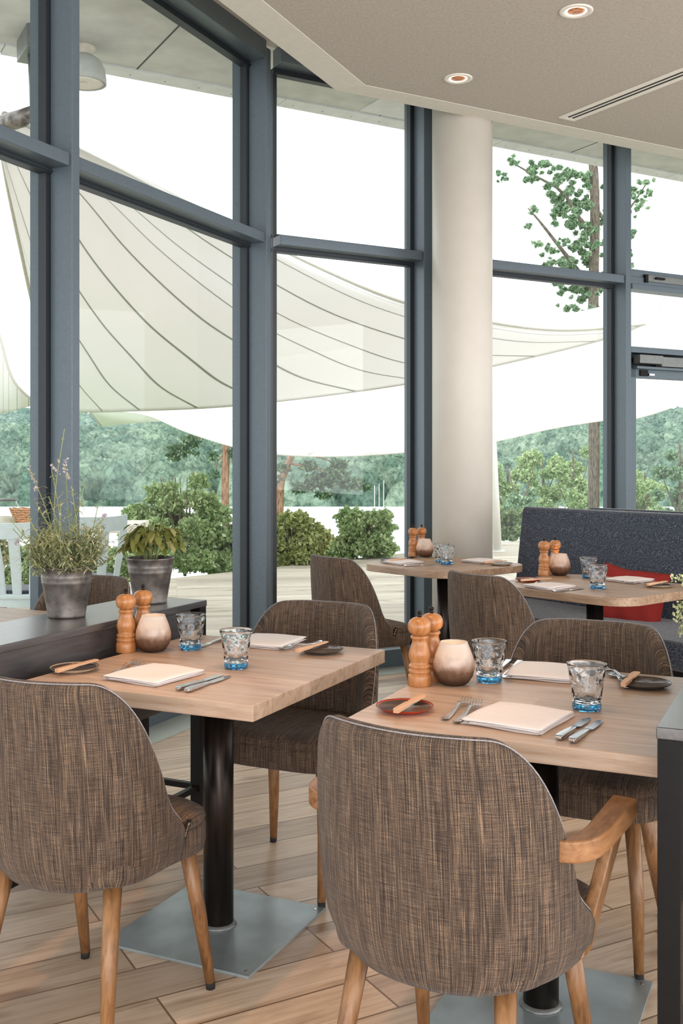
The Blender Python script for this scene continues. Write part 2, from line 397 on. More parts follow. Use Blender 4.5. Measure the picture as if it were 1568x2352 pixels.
def leafmat(name, c1, c2, c3, trans=.3, rough=.6):
    m, nt, b = nodes(name); nt.nodes.remove(b)
    g = nt.nodes.new('ShaderNodeNewGeometry')
    cr = ramp(nt, g.outputs['Random Per Island'], [(0, c1), (.5, c2), (1, c3)])
    d = N(nt, 'ShaderNodeBsdfDiffuse'); t = N(nt, 'ShaderNodeBsdfTranslucent'); nt.links.new(cr, d.inputs[0]); nt.links.new(cr, t.inputs[0])
    x = N(nt, 'ShaderNodeMixShader'); x.inputs[0].default_value = trans; nt.links.new(d.outputs[0], x.inputs[1]); nt.links.new(t.outputs[0], x.inputs[2])
    nt.links.new(x.outputs[0], nt.nodes['Material Output'].inputs[0]); return m
M_hedge = leafmat('hedge_leaf', (122, 146, 106), (168, 188, 142), (212, 222, 182))
M_hedge2 = leafmat('hedge_leaf_bronze', (126, 134, 84), (172, 182, 120), (210, 214, 160))
M_oak = leafmat('oak_leaf', (100, 130, 102), (140, 168, 136), (180, 200, 166))
M_bright = leafmat('bright_leaf', (130, 156, 108), (170, 192, 140), (210, 222, 178))
M_pine = leafmat('pine_needle', (72, 98, 80), (104, 130, 102), (140, 160, 126), .15)
M_lav = leafmat('lavender_leaf', (128, 138, 98), (170, 174, 134), (212, 208, 178), .2)
M_lavst = leafmat('lavender_stem', (130, 142, 92), (150, 160, 108), (160, 166, 120), .1)
M_lavfl = leafmat('lavender_bloom', (166, 150, 160), (198, 186, 190), (216, 208, 206), .2)
M_sage = leafmat('sage_leaf', (92, 98, 48), (128, 130, 72), (158, 150, 104), .25)
M_pale = leafmat('pale_sprig', (176, 186, 128), (206, 210, 160), (228, 228, 190), .3)
# sail cloth with seams
def sailmat(name, col, seam, nseam, wd=.035):
    m, nt, b = nodes(name); nt.nodes.remove(b)
    t = nt.nodes.new('ShaderNodeTexCoord'); s = nt.nodes.new('ShaderNodeSeparateXYZ'); nt.links.new(t.outputs['UV'], s.inputs[0])
    a = N(nt, 'ShaderNodeMath', operation='MULTIPLY'); a.inputs[1].default_value = nseam; nt.links.new(s.outputs[0], a.inputs[0])
    f = N(nt, 'ShaderNodeMath', operation='FRACT'); nt.links.new(a.outputs[0], f.inputs[0])
    c = N(nt, 'ShaderNodeMath', operation='LESS_THAN'); c.inputs[1].default_value = wd; nt.links.new(f.outputs[0], c.inputs[0])
    mc = N(nt, 'ShaderNodeMix', data_type='RGBA'); nt.links.new(c.outputs[0], mc.inputs[0]); mc.inputs[6].default_value = s2l(col); mc.inputs[7].default_value = s2l(seam)
    d = N(nt, 'ShaderNodeBsdfDiffuse'); tl = N(nt, 'ShaderNodeBsdfTranslucent'); nt.links.new(mc.outputs[2], d.inputs[0]); nt.links.new(mc.outputs[2], tl.inputs[0])
    x = N(nt, 'ShaderNodeMixShader'); x.inputs[0].default_value = .4; nt.links.new(d.outputs[0], x.inputs[1]); nt.links.new(tl.outputs[0], x.inputs[2])
    nt.links.new(x.outputs[0], nt.nodes['Material Output'].inputs[0]); return m
M_sail = sailmat('sail_cloth', (240, 238, 236), (168, 172, 162), 11, .05)
M_sail2 = sailmat('sail_cloth_white', (246, 246, 244), (214, 214, 208), 5, .02)
M_sailedge = plain('sail_hem', (188, 184, 172), .8, 0, .03, 20, 0)

# ------------------------------------------------------------------ room shell
K0 = Vector((-1.22, 4.72, 0))-E1*1.80; K1 = Vector((-1.22, 4.72, 0)); K2 = Vector((-.456, 6.35, 0))
K3 = K2+WB*1.146; K4 = K3+WB*1.80; K5 = K4+WB*1.80; Km = K0-E1*1.8
def flatbox(name, poly, z0, z1, m): return struct(MB().prism(poly, z0, z1).build(name, m))
OUT = .20
fl_poly = [(-4.8, -4), (5.5, -4), tuple((K5+WB*1.2-NB*OUT)[:2]), tuple((K2-NB*OUT-NA*.02)[:2]), tuple((K1-NA*OUT)[:2]), tuple((Km-NA*OUT)[:2])]
flatbox('floor', fl_poly, -.12, 0, M_floor)
# stone strip along the glazing
M_strip = plain('stone_strip', (172, 180, 172), .35, 0, .05, 6, .1)
struct(MB().obox(Km, K2, NA, -.15, .22, 0, .004).obox(K2, K5, NB, -.15, .22, 0, .004).build('trim_1', M_strip))
ZC = 3.47
ci = [Vector((.136, 5.916, 0))-E1*12, Vector((.136, 5.916, 0)), Vector((.136, 5.916, 0))+WB*8]
co_c = Vector((.136, 5.916, 0))+(-NA*.22)+E1*.0
# outer corner: both offsets of .22
def isect(p, u, q, v):
    d = u.x*v.y-u.y*v.x; t = ((q.x-p.x)*v.y-(q.y-p.y)*v.x)/d; return p+u*t
oc = isect(ci[1]-NA*.22, E1, ci[1]-NB*.22, WB)
co = [ci[0]-NA*.22, oc, ci[2]-NB*.22]
cp = [(ci[0].x, ci[0].y), (ci[1].x, ci[1].y), (ci[2].x, ci[2].y), (9, -4), (-4.9, -4)]
flatbox('ceiling', cp, ZC, ZC+.12, M_ceil)
mb = MB()      # white plaster border of the lowered ceiling, slightly chamfered upwards
for a, b2, c2, d2 in ((ci[0], ci[1], co[1], co[0]), (ci[1], ci[2], co[2], co[1])):
    vs = [(a.x, a.y, ZC-.002), (b2.x, b2.y, ZC-.002), (c2.x, c2.y, ZC+.025), (d2.x, d2.y, ZC+.025),
          (a.x, a.y, ZC+.4), (b2.x, b2.y, ZC+.4), (c2.x, c2.y, ZC+.4), (d2.x, d2.y, ZC+.4)]
    mb.add(vs, [(3, 2, 1, 0), (4, 5, 6, 7), (0, 1, 5, 4), (1, 2, 6, 5), (2, 3, 7, 6), (3, 0, 4, 7)])
struct(mb.build('trim_2', M_white, bevel=.004))
up = [tuple((co[0]+NA*.1)[:2]), tuple((oc+NA*.1)[:2]), tuple((co[2]+NB*.1)[:2]), tuple((K5+WB*6-NB*.1)[:2]), tuple((K2-NA*.1)[:2]), tuple((Km-E1*3-NA*.1)[:2])]
flatbox('trim_3', up, 3.90, 3.96, M_white)
# column
col = struct(MB().lathe([(.193, 0), (.193, ZC+.4)], 64, Matrix.Translation((.776, 6.70, 0))).build('column', M_col, smooth=True))
# glazed wall: each bay is a window with its panes and mullion
ZT = 2.70
def bay(num, P, Q, u, n, door=False, wide=.055, sill=True):
    P = Vector(P); Q = Vector(Q)
    f = MB()
    # header, transom and sill: face on the room side (offset 0) down to glass (-.125)
    P2 = P+u*wide
    f.obox(P2, Q, n, -.125, 0, 3.79, 3.90)
    if sill: f.obox(P2, Q, n, -.125, .03, 0, .115)
    f.obox(P2, Q, n, -.125, -.012, ZT-.03, ZT+.03)
    o = struct(f.build('window_%d' % num, M_frame, bevel=.004))
    g = MB()
    for z0, z1 in ((3.755, 3.79), (ZT+.03, ZT+.055), (ZT-.055, ZT-.03), (.115, .15)):
        if not sill and z0 < 1: continue
        g.obox(P2, Q, n, -.17, -.115, z0, z1)
        g.obox(P2, Q, n, -.15, -.108, z0+.008, z0+.016)
    g.obox(P2, P2+u*.028, n, -.17, -.125, 0, 3.79)
    g.obox(Q-u*.028, Q, n, -.17, -.125, 0, 3.79)
    g.build('glazing_bead', M_gasket, o)
    p = MB().obox(P2, Q, n, -.155, -.149, ZT+.03, 3.79); p.build('pane', M_glass, o)
    if not door: p = MB().obox(P2, Q, n, -.155, -.149, .12, ZT-.03); p.build('pane', M_glass, o)
    # mullion standing at Q
    m_ = MB().obox(Q, Q+u*wide, n, -.125, 0, 0, 3.86)
    m_.build('mullion', M_frame, o, bevel=.004)
    m2_ = MB()
    for k, (a, bb) in enumerate(((-.14, -.127), (-.158, -.145), (-.18, -.163))):
        m2_.obox(Q-u*(.004+.003*(k % 2)), Q+u*(wide+.004), n, a, bb, 0, 3.86)
    m2_.build('gasket', M_gasket, o)
    m3_ = MB().obox(Q-u*.002, Q+u*(wide+.002), n, -.24, -.18, 0, 3.86); m3_.build('outer_cap', M_frame, o)
    return o
bay(1, Km, K0, E1, NA); bay(2, K0, K1, E1, NA); bay(3, K1, K2, E1, NA)
bay(4, K2, K3, WB, NB, wide=.10); bay(5, K3, K4, WB, NB)
w6 = bay(6, K4, K5, WB, NB, door=True, sill=False)
# second post beside the column
MB().obox(K3+WB*.10, K3+WB*.16, NB, -.2, .02, 0, 3.86).build('post', M_black, bpy.data.objects['window_5'], bevel=.004)
# door under the sixth window: head, leaf frame, glass, closer, locks
P2 = K4+WB*.055
d = MB().obox(P2, K5, NB, -.125, .0, 2.155, 2.20)
door = struct(d.build('door_1', M_frame, bevel=.003))
lf = MB(); a_ = P2+WB*.02; b_ = P2+WB*1.05
lf.obox(a_, b_, NB, -.10, -.04, 1.97, 2.05).obox(a_, b_, NB, -.10, -.04, .02, .14).obox(a_, a_+WB*.07, NB, -.10, -.04, .02, 2.05).obox(b_-WB*.07, b_, NB, -.10, -.04, .02, 2.05)
lf.build('door_leaf', M_frame, door, bevel=.003)
MB().obox(a_+WB*.07, b_-WB*.07, NB, -.073, -.067, .14, 1.97).build('pane', M_glass, door)
MB().obox(P2, K5, NB, -.16, -.10, 2.05, 2.155).build('head_rail', M_gasket, door)
cl = MB().obox(P2+WB*.06, P2+WB*.30, NB, -.04, .03, 2.075, 2.14).obox(P2+WB*.30, P2+WB*.60, NB, -.05, .015, 2.06, 2.135)
cl = cl.build('door_closer', M_alu, door, bevel=.003)
MB().obox(P2+WB*.05, P2+WB*.62, NB, -.035, .01, 2.035, 2.055).build('closer_arm', M_frame, cl, bevel=.002)
lk = MB().obox(P2+WB*.12, P2+WB*.20, NB, -.05, -.025, 1.985, 2.03); lk = lk.build('hinge', M_black, door, bevel=.003)
MB().obox(P2+WB*.205, P2+WB*.26, NB, -.05, -.02, 1.99, 2.005).build('hinge_pin', M_steel, lk)
tr_ = MB().obox(P2, K5, NB, -.12, .012, ZT-.07, ZT-.03).obox(P2, K5, NB, -.12, -.02, ZT+.03, ZT+.085)
tr_.build('fanlight_rail', M_frame, w6, bevel=.003)
fo = MB().obox(P2+WB*.16, P2+WB*.75, NB, -.06, .0, ZT+.0, ZT+.05).build('fanlight_opener', M_alu, w6, bevel=.003)
MB().obox(P2+WB*.24, P2+WB*.33, NB, .0, .02, ZT+.02, ZT+.035).obox(P2+WB*.14, P2+WB*.17, NB, -.06, .005, ZT-.01, ZT+.05).build('latch', M_black, fo)
MB().obox(P2, K5, NB, -.155, -.149, 2.20, ZT-.05).build('pane', M_glass, w6)

# downlights
def downlight(x, y, label, visible=True, energy=DOWNLIGHT_W, aim=(0, 0), size=50, colr=(1, .64, .38)):
    r = empty('ceiling_downlight', (x, y, ZC), 0, label, 'ceiling light', 'recessed ceiling downlights')
    MB().lathe([(.048, .03), (.052, -.001), (.056, -.004), (.074, -.006), (.079, -.003), (.079, .001), (.05, .001)], 40).build('trim_ring', M_white, r, smooth=True)
    MB().lathe([(.0, -.001), (.025, -.0015), (.041, -.001)], 24).build('reflector', M_refl, r, smooth=True)
    MB().lathe([(.041, -.001), (.051, -.002), (.051, 0), (.041, 0), (.041, -.001)], 32).build('lamp_glass', M_lamp, r, smooth=True)
    l = light_pt('spot', 'SPOT', (0, 0, -.03), energy, colr, r, spot_size=math.radians(size), spot_blend=.9, shadow_soft_size=.04)
    l.rotation_euler = (aim[0], aim[1], 0)
    return r
downlight(1.114, 4.95, 'round white recessed downlight nearest the top edge, beside the air slot')
downlight(.651, 5.816, 'round white recessed downlight nearest the white column')
downlight(-.92, 2.85, 'recessed downlight above the left end of the near left table', energy=75, size=36, colr=(1, .48, .2))
downlight(-.42, 2.35, 'recessed downlight above the chair backs of the near left table')
downlight(-.02, 2.55, 'recessed downlight above the left end of the near right table', energy=75, size=36, colr=(1, .48, .2))
downlight(1.6, 3.6, 'recessed downlight above the near right table')
# air slot
u_ = Vector((.53, -.848, 0)); n_ = Vector((.848, .53, 0)); p0 = Vector((1.40, 6.50, ZC))
vt = MB(); L_ = 3.2
def strip(mb, a, b, o0, o1, z0, z1): mb.obox(p0+u_*a, p0+u_*b, n_, o0, o1, z0, z1)
strip(vt, 0, L_, -.065, -.04, ZC-.006, ZC+.01); strip(vt, 0, L_, .04, .065, ZC-.006, ZC+.01); strip(vt, 0, .03, -.04, .04, ZC-.006, ZC+.01)
slot = tag(vt.build('air_diffuser', M_white, bevel=.001), 'long white linear air slot in the taupe ceiling', 'air vent')
s2 = MB(); strip(s2, .03, L_, -.04, .04, ZC-.0015, ZC+.005); s2.build('slot_backing', M_label, slot)
s3 = MB(); strip(s3, .03, L_, -.04, -.030, ZC-.005, ZC-.001); strip(s3, .03, L_, -.006, .005, ZC-.005, ZC-.001); strip(s3, .03, L_, .030, .04, ZC-.005, ZC-.001)
s3.build('fin', M_white, slot)

# ------------------------------------------------------------------ exterior
flatbox('terrace', [(-14, 4), tuple((Km-NA*.3-E1*2)[:2]), tuple((K2-NA*.28-NB*.1)[:2]), tuple((K5-NB*.25+WB*5)[:2]), (16, 12), (16, 24), (4.0, 19.2), (.75, 15.4), (-2.57, 11.5), (-6.5, 9.0), (-14, 7)], -.14, -.02, M_deck)
canopy_u = Vector((.871, .491, 0)); ce = Vector((-2.22, 6.79, 0)); cn = Vector((-.491, .871, 0))
a0 = ce-canopy_u*9; a1 = ce+canopy_u*14
flatbox('roof', [(a0.x, a0.y), (-12, -6), (16, -6), (a1.x, a1.y)], 4.0, 4.25, M_soffit)
e = MB()
for i in range(10):
    p = ce+canopy_u*(-8+i*2.0); q = p+canopy_u*1.992
    e.add([tuple((p-cn*.16)[:2])+(3.988,), tuple((q-cn*.16)[:2])+(3.988,), tuple((q+cn*.01)[:2])+(3.988,), tuple((p+cn*.01)[:2])+(3.988,),
           tuple((p-cn*.16)[:2])+(4.0,), tuple((q-cn*.16)[:2])+(4.0,), tuple((q+cn*.01)[:2])+(4.3,), tuple((p+cn*.01)[:2])+(4.3,)],
          [(0, 1, 2, 3), (4, 5, 6, 7), (0, 1, 5, 4), (1, 2, 6, 5), (2, 3, 7, 6), (3, 0, 4, 7)])
te = struct(e.build('trim_4', M_soffit_edge))
rv = MB()
for i in range(64):
    p = ce+canopy_u*(-7+i*.25+.1)-cn*.06; rv.lathe([(0, -.002), (.006, -.001), (.007, .001)], 6, Matrix.Translation((p.x, p.y, 3.987)))
rv.build('rivet', M_alu, te)
jt = MB()
for i in range(6):
    p = ce+canopy_u*(-3+i*1.93); jt.add([tuple((p-cn*.16)[:2])+(3.9985,), tuple((p-cn*.16+canopy_u*.012)[:2])+(3.9985,), tuple((p-cn*3.2+canopy_u*.012)[:2])+(3.9985,), tuple((p-cn*3.2)[:2])+(3.9985,)], [(0, 1, 2, 3)])
jt.build('board_joint', M_gasket, te)
hp = at(740, 248, 8.0); hq = at(893, 240, 8.3)
hatch = MB(); c0 = ce+canopy_u*2.6-cn*.2
hatch.obox(c0, c0+canopy_u*.55, cn, -.5, 0, 3.99, 3.999)
tag(hatch.build('soffit_hatch', M_soffit_white), 'white square access panel in the grey canopy outside', 'panel')
# outdoor lamp under the canopy
lp = at(192, 148, 6.7)
r = empty('canopy_lamp', (lp.x, lp.y, 4.0), 0, 'pale grey dome lamp hanging under the canopy', 'lamp')
MB().lathe([(.075, 0), (.075, -.012), (.055, -.025), (.055, -.065), (.0, -.07)], 24).build('mount', M_whitew, r, smooth=True)
MB().lathe([(.0, -.058), (.07, -.062), (.105, -.085), (.132, -.135), (.143, -.195), (.145, -.235), (.137, -.238), (.13, -.19), (.09, -.08), (.0, -.068)], 36).build('shade', M_alu_matt, r, smooth=True)
MB().lathe([(0, -.228), (.09, -.240), (.136, -.232)], 32).build('diffuser', M_white, r, smooth=True)
# bracket that carries the sail corner
bp = at(76, 150, 6.5)
r = empty('sail_bracket', (bp.x, bp.y, 4.0), 0, 'steel sail bracket fixed under the canopy edge at far left', 'bracket')
MB().box((0, 0, -.07), (.14, .3, .14), rz=.5).build('mounting_block', M_alu, r, bevel=.004)
q1 = at(82, 262, 6.5)-Vector((bp.x, bp.y, 4.0)); q0 = at(-60, 305, 6.9)-Vector((bp.x, bp.y, 4.0))
MB().tube([(0, 0, -.12), (q1.x, q1.y, q1.z)], .035, 12).build('hanger', M_alu, r, smooth=True)
MB().tube([q1+Vector((.0, 0, .03)), q1*.8+q0*.2, q0], [.03, .055, .06], 12).build('tension_arm', M_zinc, r, smooth=True)

def catmull(pts, n):
    P = [Vector(p) for p in pts]; P = [P[0]*2-P[1]]+P+[P[-1]*2-P[-2]]; out = []
    m = len(P)-3
    for i in range(n):
        t = i/(n-1)*m; k = min(int(t), m-1); f = t-k
        a, b, c, d = P[k:k+4]
        out.append(.5*((2*b)+(c-a)*f+(2*a-5*b+4*c-d)*f*f+(3*b-a-3*c+d)*f**3))
    return out
def grid_mesh(G, name, m, parent=None, solid=0):
    nr = len(G); nc = len(G[0]); mb = MB(); uv = []
    vs = []
    for j in range(nr):
        for i in range(nc): vs.append(G[j][i]); uv.append((i/(nc-1), j/(nr-1)))
    fs = [(j*nc+i, j*nc+i+1, (j+1)*nc+i+1, (j+1)*nc+i) for j in range(nr-1) for i in range(nc-1)]
    mb.add(vs, fs); return mb.build(name, m, parent, smooth=True, uv=uv, solid=solid)
def sail(name, AB, AC, BC, m, label, sag=0.0, nu=120, nv=50):
    AB = catmull([at(*p) for p in AB], nv); AC = catmull([at(*p) for p in AC], nv); BC = catmull([at(*p) for p in BC], nu)
    A = AB[0]; B = AB[-1]; Cc = AC[-1]; G = []
    for j in range(nv):
        v_ = j/(nv-1); row = []
        for i in range(nu):
            u1 = i/(nu-1)
            p = AB[j]*(1-u1)+AC[j]*u1+(BC[i]-(B*(1-u1)+Cc*u1))*v_
            p = p+Vector((0, 0, -sag*math.sin(math.pi*u1)*math.sin(math.pi*v_)))
            row.append(p)
        G.append(row)
    r = grid_mesh(G, name, m, None, .004); tag(r, label, 'sun sail', 'sun sails over the terrace')
    MB().tube(AC, .02, 6).build('hem', M_sailedge, r, smooth=True)
    MB().tube(AB, .02, 6).build('hem', M_sailedge, r, smooth=True)
    MB().tube(BC, .015, 6).build('hem', M_sailedge, r, smooth=True)
    return r
sail('shade_sail', [(10, 262, 6.9), (6, 355, 7.8), (45, 560, 9.5), (85, 740, 11.5), (122, 860, 13), (175, 946, 14)],
     [(10, 262, 6.9), (185, 345, 8), (420, 460, 9.5), (630, 568, 11), (900, 685, 12.5), (1127, 740, 14), (1300, 758, 15), (1480, 745, 16)],
     [(175, 946, 14), (300, 943, 13.8), (555, 930, 13.8), (900, 887, 14.2), (1127, 842, 14.8), (1385, 780, 15.6), (1480, 745, 16)],
     M_sail, 'large off-white sun sail with seams fanning from its upper left corner')
T_ = catmull([at(200, 938, 16.5), at(555, 860, 17), at(900, 790, 18), at(1200, 740, 18.6), at(1385, 703, 19.2), at(1568, 655, 20), at(1700, 630, 21)], 90)
B_ = catmull([at(200, 940, 16.5), at(330, 952, 15.6), at(430, 992, 14.8), at(555, 1030, 14.3), at(700, 1047, 14), at(900, 1041, 14.2), at(1127, 1014, 15), at(1260, 985, 15.6), at(1385, 965, 16), at(1480, 955, 16.6), at(1700, 880, 18)], 90)
G = [[T_[i]*(1-j/23)+B_[i]*(j/23)+Vector((0, .9*math.sin(math.pi*j/23), -.25*math.sin(math.pi*j/23))) for i in range(90)] for j in range(24)]
s_ = tag(grid_mesh(G, 'shade_sail', M_sail2, None, .004), 'bright white sun sail hanging below and behind the seamed one', 'sun sail', 'sun sails over the terrace')
MB().tube(B_, .015, 6).build('hem', M_polew, s_, smooth=True)
L3a = catmull([at(-120, 600, 12), at(-30, 700, 12), at(0, 775, 12), at(30, 872, 12), at(88, 926, 12.2), at(150, 940, 12.4)], 40)
L3b = catmull([at(-120, 985, 13), at(-30, 962, 13), at(0, 952, 13), at(30, 944, 13), at(88, 930, 12.6), at(150, 941, 12.4)], 40)
G = [[L3a[i]*(1-j/11)+L3b[i]*(j/11) for i in range(40)] for j in range(12)]
s_ = tag(grid_mesh(G, 'shade_sail', M_sail, None, .004), 'pale sun sail seen at the far left edge above the hills', 'sun sail', 'sun sails over the terrace')
MB().tube(L3a, .015, 6).build('hem', M_sailedge, s_, smooth=True)
pt = at(1130, 1012, 15); pb = onz(1141, 1266, -.02)
r = tag(MB().tube([pb, pt], [.075, .06], 16).build('sail_pole', M_polew, smooth=True), 'slim white pole holding a sail corner, right of the column', 'pole')
MB().lathe([(.12, 0), (.12, .02), (0, .021)], 20, Matrix.Translation((pb.x, pb.y, -.02))).build('foot_plate', M_polew, r)

# ground, lake and wooded hill
def gz(x, y): return -.25
gr = MB(); gv = []; nx, ny = 40, 30
for j in range(ny):
    y = 6+ (62-6)*(j/(ny-1))
    for i in range(nx):
        x = -40+90*(i/(nx-1)); edge = 14.5+.9*x if x < 0 else 14.5+1.2*x
        dd = max(0, y-max(9, min(edge, 22))); gv.append((x, y, -.16-7.9*min(1, dd/34)))
gr.add(gv, [(j*nx+i, j*nx+i+1, (j+1)*nx+i+1, (j+1)*nx+i) for j in range(ny-1) for i in range(nx-1)])
struct(gr.build('terrain_bank', M_ground, smooth=True))
M_water, nt, b = nodes('lake_water'); b.inputs['Base Color'].default_value = s2l((222, 228, 232)); b.inputs['Roughness'].default_value = .6
n = N(nt, 'ShaderNodeTexNoise', Scale=.6, Detail=4.0); nt.links.new(coords(nt, (1, .3, 1)), n.inputs['Vector']); bump(nt, b, n.outputs['Fac'], .25, .3)
b.inputs['Metallic'].default_value = .0
struct(MB().prism([(-420, 40), (400, 40), (400, 234), (-420, 234)], -8.3, -8).build('lake', M_water))
nc, nr = 760, 320
yy = 226+ (np.linspace(0, 1, nr)**1.25)*760
uu = np.linspace(-.95, .75, nc)
Y, U = np.meshgrid(yy, uu, indexing='ij'); X = U*Y
base = -5.5+(Y-226)*.0670*(1+.05*np.sin(X/90)+.04*np.sin(X/37+2))+1.5*np.sin(Y/45+X/80)
base = np.where(Y > 860, base-(Y-860)*.12, base)
cell = 9.0; ci_ = np.floor(X/cell).astype(int); cj_ = np.floor(Y/cell).astype(int)
def h2(i, j, k): 
    q = np.sin(i*127.1+j*311.7+k*74.7)*43758.5453; return q-np.floor(q)
best = np.zeros_like(X); tid = np.zeros_like(X)
for di in (-1, 0, 1):
    for dj in (-1, 0, 1):
        i = ci_+di; j = cj_+dj
        tx = (i+.15+.7*h2(i, j, 1))*cell; ty = (j+.15+.7*h2(i, j, 2))*cell; R_ = 4.2+3.2*h2(i, j, 3)
        d2 = ((X-tx)**2+(Y-ty)**2)/R_**2
        hh = np.where(d2 < 1, np.sqrt(np.maximum(0, 1-d2))*(5+5*h2(i, j, 4)), 0)
        up_ = hh > best; best = np.where(up_, hh, best); tid = np.where(up_, h2(i, j, 5), tid)
Z = base+best+rng.normal(0, .45, X.shape)
Z[0, :] = -9; Z[1, :] = np.minimum(Z[1, :], -6.5)
me = bpy.data.meshes.new('hillside_forest')
vco = np.stack([X, Y, Z], -1).reshape(-1, 3)
idx = np.arange(nr*nc).reshape(nr, nc)
fq = np.stack([idx[:-1, :-1], idx[:-1, 1:], idx[1:, 1:], idx[1:, :-1]], -1).reshape(-1, 4)
me.vertices.add(len(vco)); me.vertices.foreach_set('co', vco.ravel()); me.loops.add(fq.size); me.loops.foreach_set('vertex_index', fq.ravel())
me.polygons.add(len(fq)); me.polygons.foreach_set('loop_start', np.arange(0, fq.size, 4)); me.update(calc_edges=True)
at_ = me.color_attributes.new('tint', 'FLOAT_COLOR', 'POINT')
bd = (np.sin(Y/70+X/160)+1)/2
c0_ = np.array(s2l((98, 122, 106)))[:3]; c1_ = np.array(s2l((140, 158, 136)))[:3]; c_haze = np.array(s2l((104, 128, 138)))[:3]  # distance haze mixed into the crown colours: greyed greens, bluer far away
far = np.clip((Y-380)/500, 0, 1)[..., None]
colr = (c0_*(1-tid[..., None])+c1_*tid[..., None])*(1-far*.45*bd[..., None])+(c_haze*1.15)*far*.45*bd[..., None]
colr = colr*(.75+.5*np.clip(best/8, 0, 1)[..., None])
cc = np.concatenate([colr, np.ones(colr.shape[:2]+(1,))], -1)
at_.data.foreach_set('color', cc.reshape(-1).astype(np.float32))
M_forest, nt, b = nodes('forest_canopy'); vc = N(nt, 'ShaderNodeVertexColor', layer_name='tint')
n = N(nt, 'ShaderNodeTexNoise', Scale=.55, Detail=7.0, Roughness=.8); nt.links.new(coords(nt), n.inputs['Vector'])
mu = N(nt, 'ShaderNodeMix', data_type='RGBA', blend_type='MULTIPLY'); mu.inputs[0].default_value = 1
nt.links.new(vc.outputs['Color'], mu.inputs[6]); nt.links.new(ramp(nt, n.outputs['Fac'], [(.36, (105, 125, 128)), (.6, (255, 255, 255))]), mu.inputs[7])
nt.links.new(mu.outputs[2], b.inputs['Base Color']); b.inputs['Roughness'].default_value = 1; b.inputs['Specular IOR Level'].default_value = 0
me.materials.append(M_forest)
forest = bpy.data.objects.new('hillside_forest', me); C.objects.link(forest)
tag(forest, 'dense green wooded hillside across the lake', 'forest', kind='stuff')

def leaves(name, pts, size, m, parent=None, flat=0.0, aspect=.55, seed=1):
    g = np.random.default_rng(seed); P = np.asarray(pts, float); n = len(P)
    a = g.normal(size=(n, 3)); a[:, 2] *= (1-flat*.7); a /= np.linalg.norm(a, axis=1)[:, None]
    t = g.normal(size=(n, 3)); b_ = np.cross(a, t); b_ /= np.linalg.norm(b_, axis=1)[:, None]
    s = size*(.6+.8*g.random(n))[:, None]
    v = np.stack([P-a*s, P+b_*s*aspect, P+a*s, P-b_*s*aspect], 1).reshape(-1, 3)
    me = bpy.data.meshes.new(name); me.vertices.add(4*n); me.vertices.foreach_set('co', v.ravel())
    me.loops.add(4*n); me.loops.foreach_set('vertex_index', np.arange(4*n)); me.polygons.add(n); me.polygons.foreach_set('loop_start', np.arange(0, 4*n, 4))
    me.update(calc_edges=True); me.materials.append(m)
    o = bpy.data.objects.new(name, me); C.objects.link(o)
    if parent is not None: o.parent = parent
    return o
def blob_pts(centers, n, seed, shell=.55):
    g = np.random.default_rng(seed); out = []
    tot = sum(c[3]*c[4]*c[5] for c in centers)**1
    for (x, y, z, rx, ry, rz) in centers:
        k = max(8, int(n*(rx*ry*rz)/tot)); d = g.normal(size=(k, 3)); d /= np.linalg.norm(d, axis=1)[:, None]
        r = (shell+(1-shell)*g.random(k))**.7*(.85+.25*np.sin(d[:, 0]*7+seed)*np.cos(d[:, 2]*6))
        out.append(np.stack([x+d[:, 0]*rx*r, y+d[:, 1]*ry*r, z+d[:, 2]*rz*r], -1))
    return np.concatenate(out)
def bush(px, ytop, ybot, wpx, d, m, label, seed, n=14000, size=.03, zb=-.1):
    c = at(px, ybot, d); top = at(px, ytop, d).z; g = np.random.default_rng(seed)
    W = wpx*d/F/2; H = (top-zb)
    r = empty('garden_bush', (c.x, d, zb), 0, label, 'bush', 'bushes along the terrace edge')
    cs = []
    for k in range(34):
        a = g.random()*6.28; rr = g.random()**.5*.72; hh = .06+.80*g.random()
        rad = W*(.22+.18*g.random())
        cs.append((math.cos(a)*rr*W*(1 if hh < .6 else .8), math.sin(a)*rr*W*.7, hh*H*(1-.22*rr), rad, rad*.8, min(rad*.8, H*.28)))
    leaves('foliage', blob_pts(cs, n, seed, .35), size, m, r, seed=seed)
    b_ = MB()
    for k in range(9):
        a = g.random()*6.28; rr = W*.6*g.random()
        b_.tube([(0, 0, 0), (math.cos(a)*rr*.5, math.sin(a)*rr*.5, H*.4), (math.cos(a)*rr, math.sin(a)*rr, H*.8)], [.02, .013, .005], 5)
    b_.build('stem', M_bark, r)
    return r
bush(60, 1230, 1365, 150, 11.2, M_hedge, 'green bush behind the leftmost outdoor chair', 13, 9000)
bush(255, 1235, 1345, 130, 12.2, M_hedge, 'low green bush behind the white outdoor chair', 3, 11000)
bush(335, 1125, 1330, 150, 13.3, M_bright, 'loose pale bush rising behind the sage pot', 4, 14000)
bush(425, 1040, 1320, 235, 13.2, M_bright, 'tall loose green bush between the two left window posts', 5, 20000, .032)
bush(520, 1175, 1312, 170, 13.4, M_bright, 'rounded light green bush right before the second window post', 6, 17000)
bush(672, 1158, 1292, 190, 14.0, M_hedge2, 'bronze-green bush in the middle window', 7, 20000)
bush(838, 1145, 1275, 190, 14.8, M_bright, 'fresh green bush in the middle window, nearest the column', 8, 20000)
bush(760, 1225, 1285, 90, 15.2, M_hedge, 'small dark bush between two larger ones in the middle window', 9, 7000)
bush(1165, 1150, 1262, 100, 19.5, M_hedge, 'green bush behind the white sail pole', 10, 4000, .06)
bush(1235, 1190, 1262, 90, 19.0, M_bright, 'light bush behind the end of the grey bench', 12, 3000, .06)

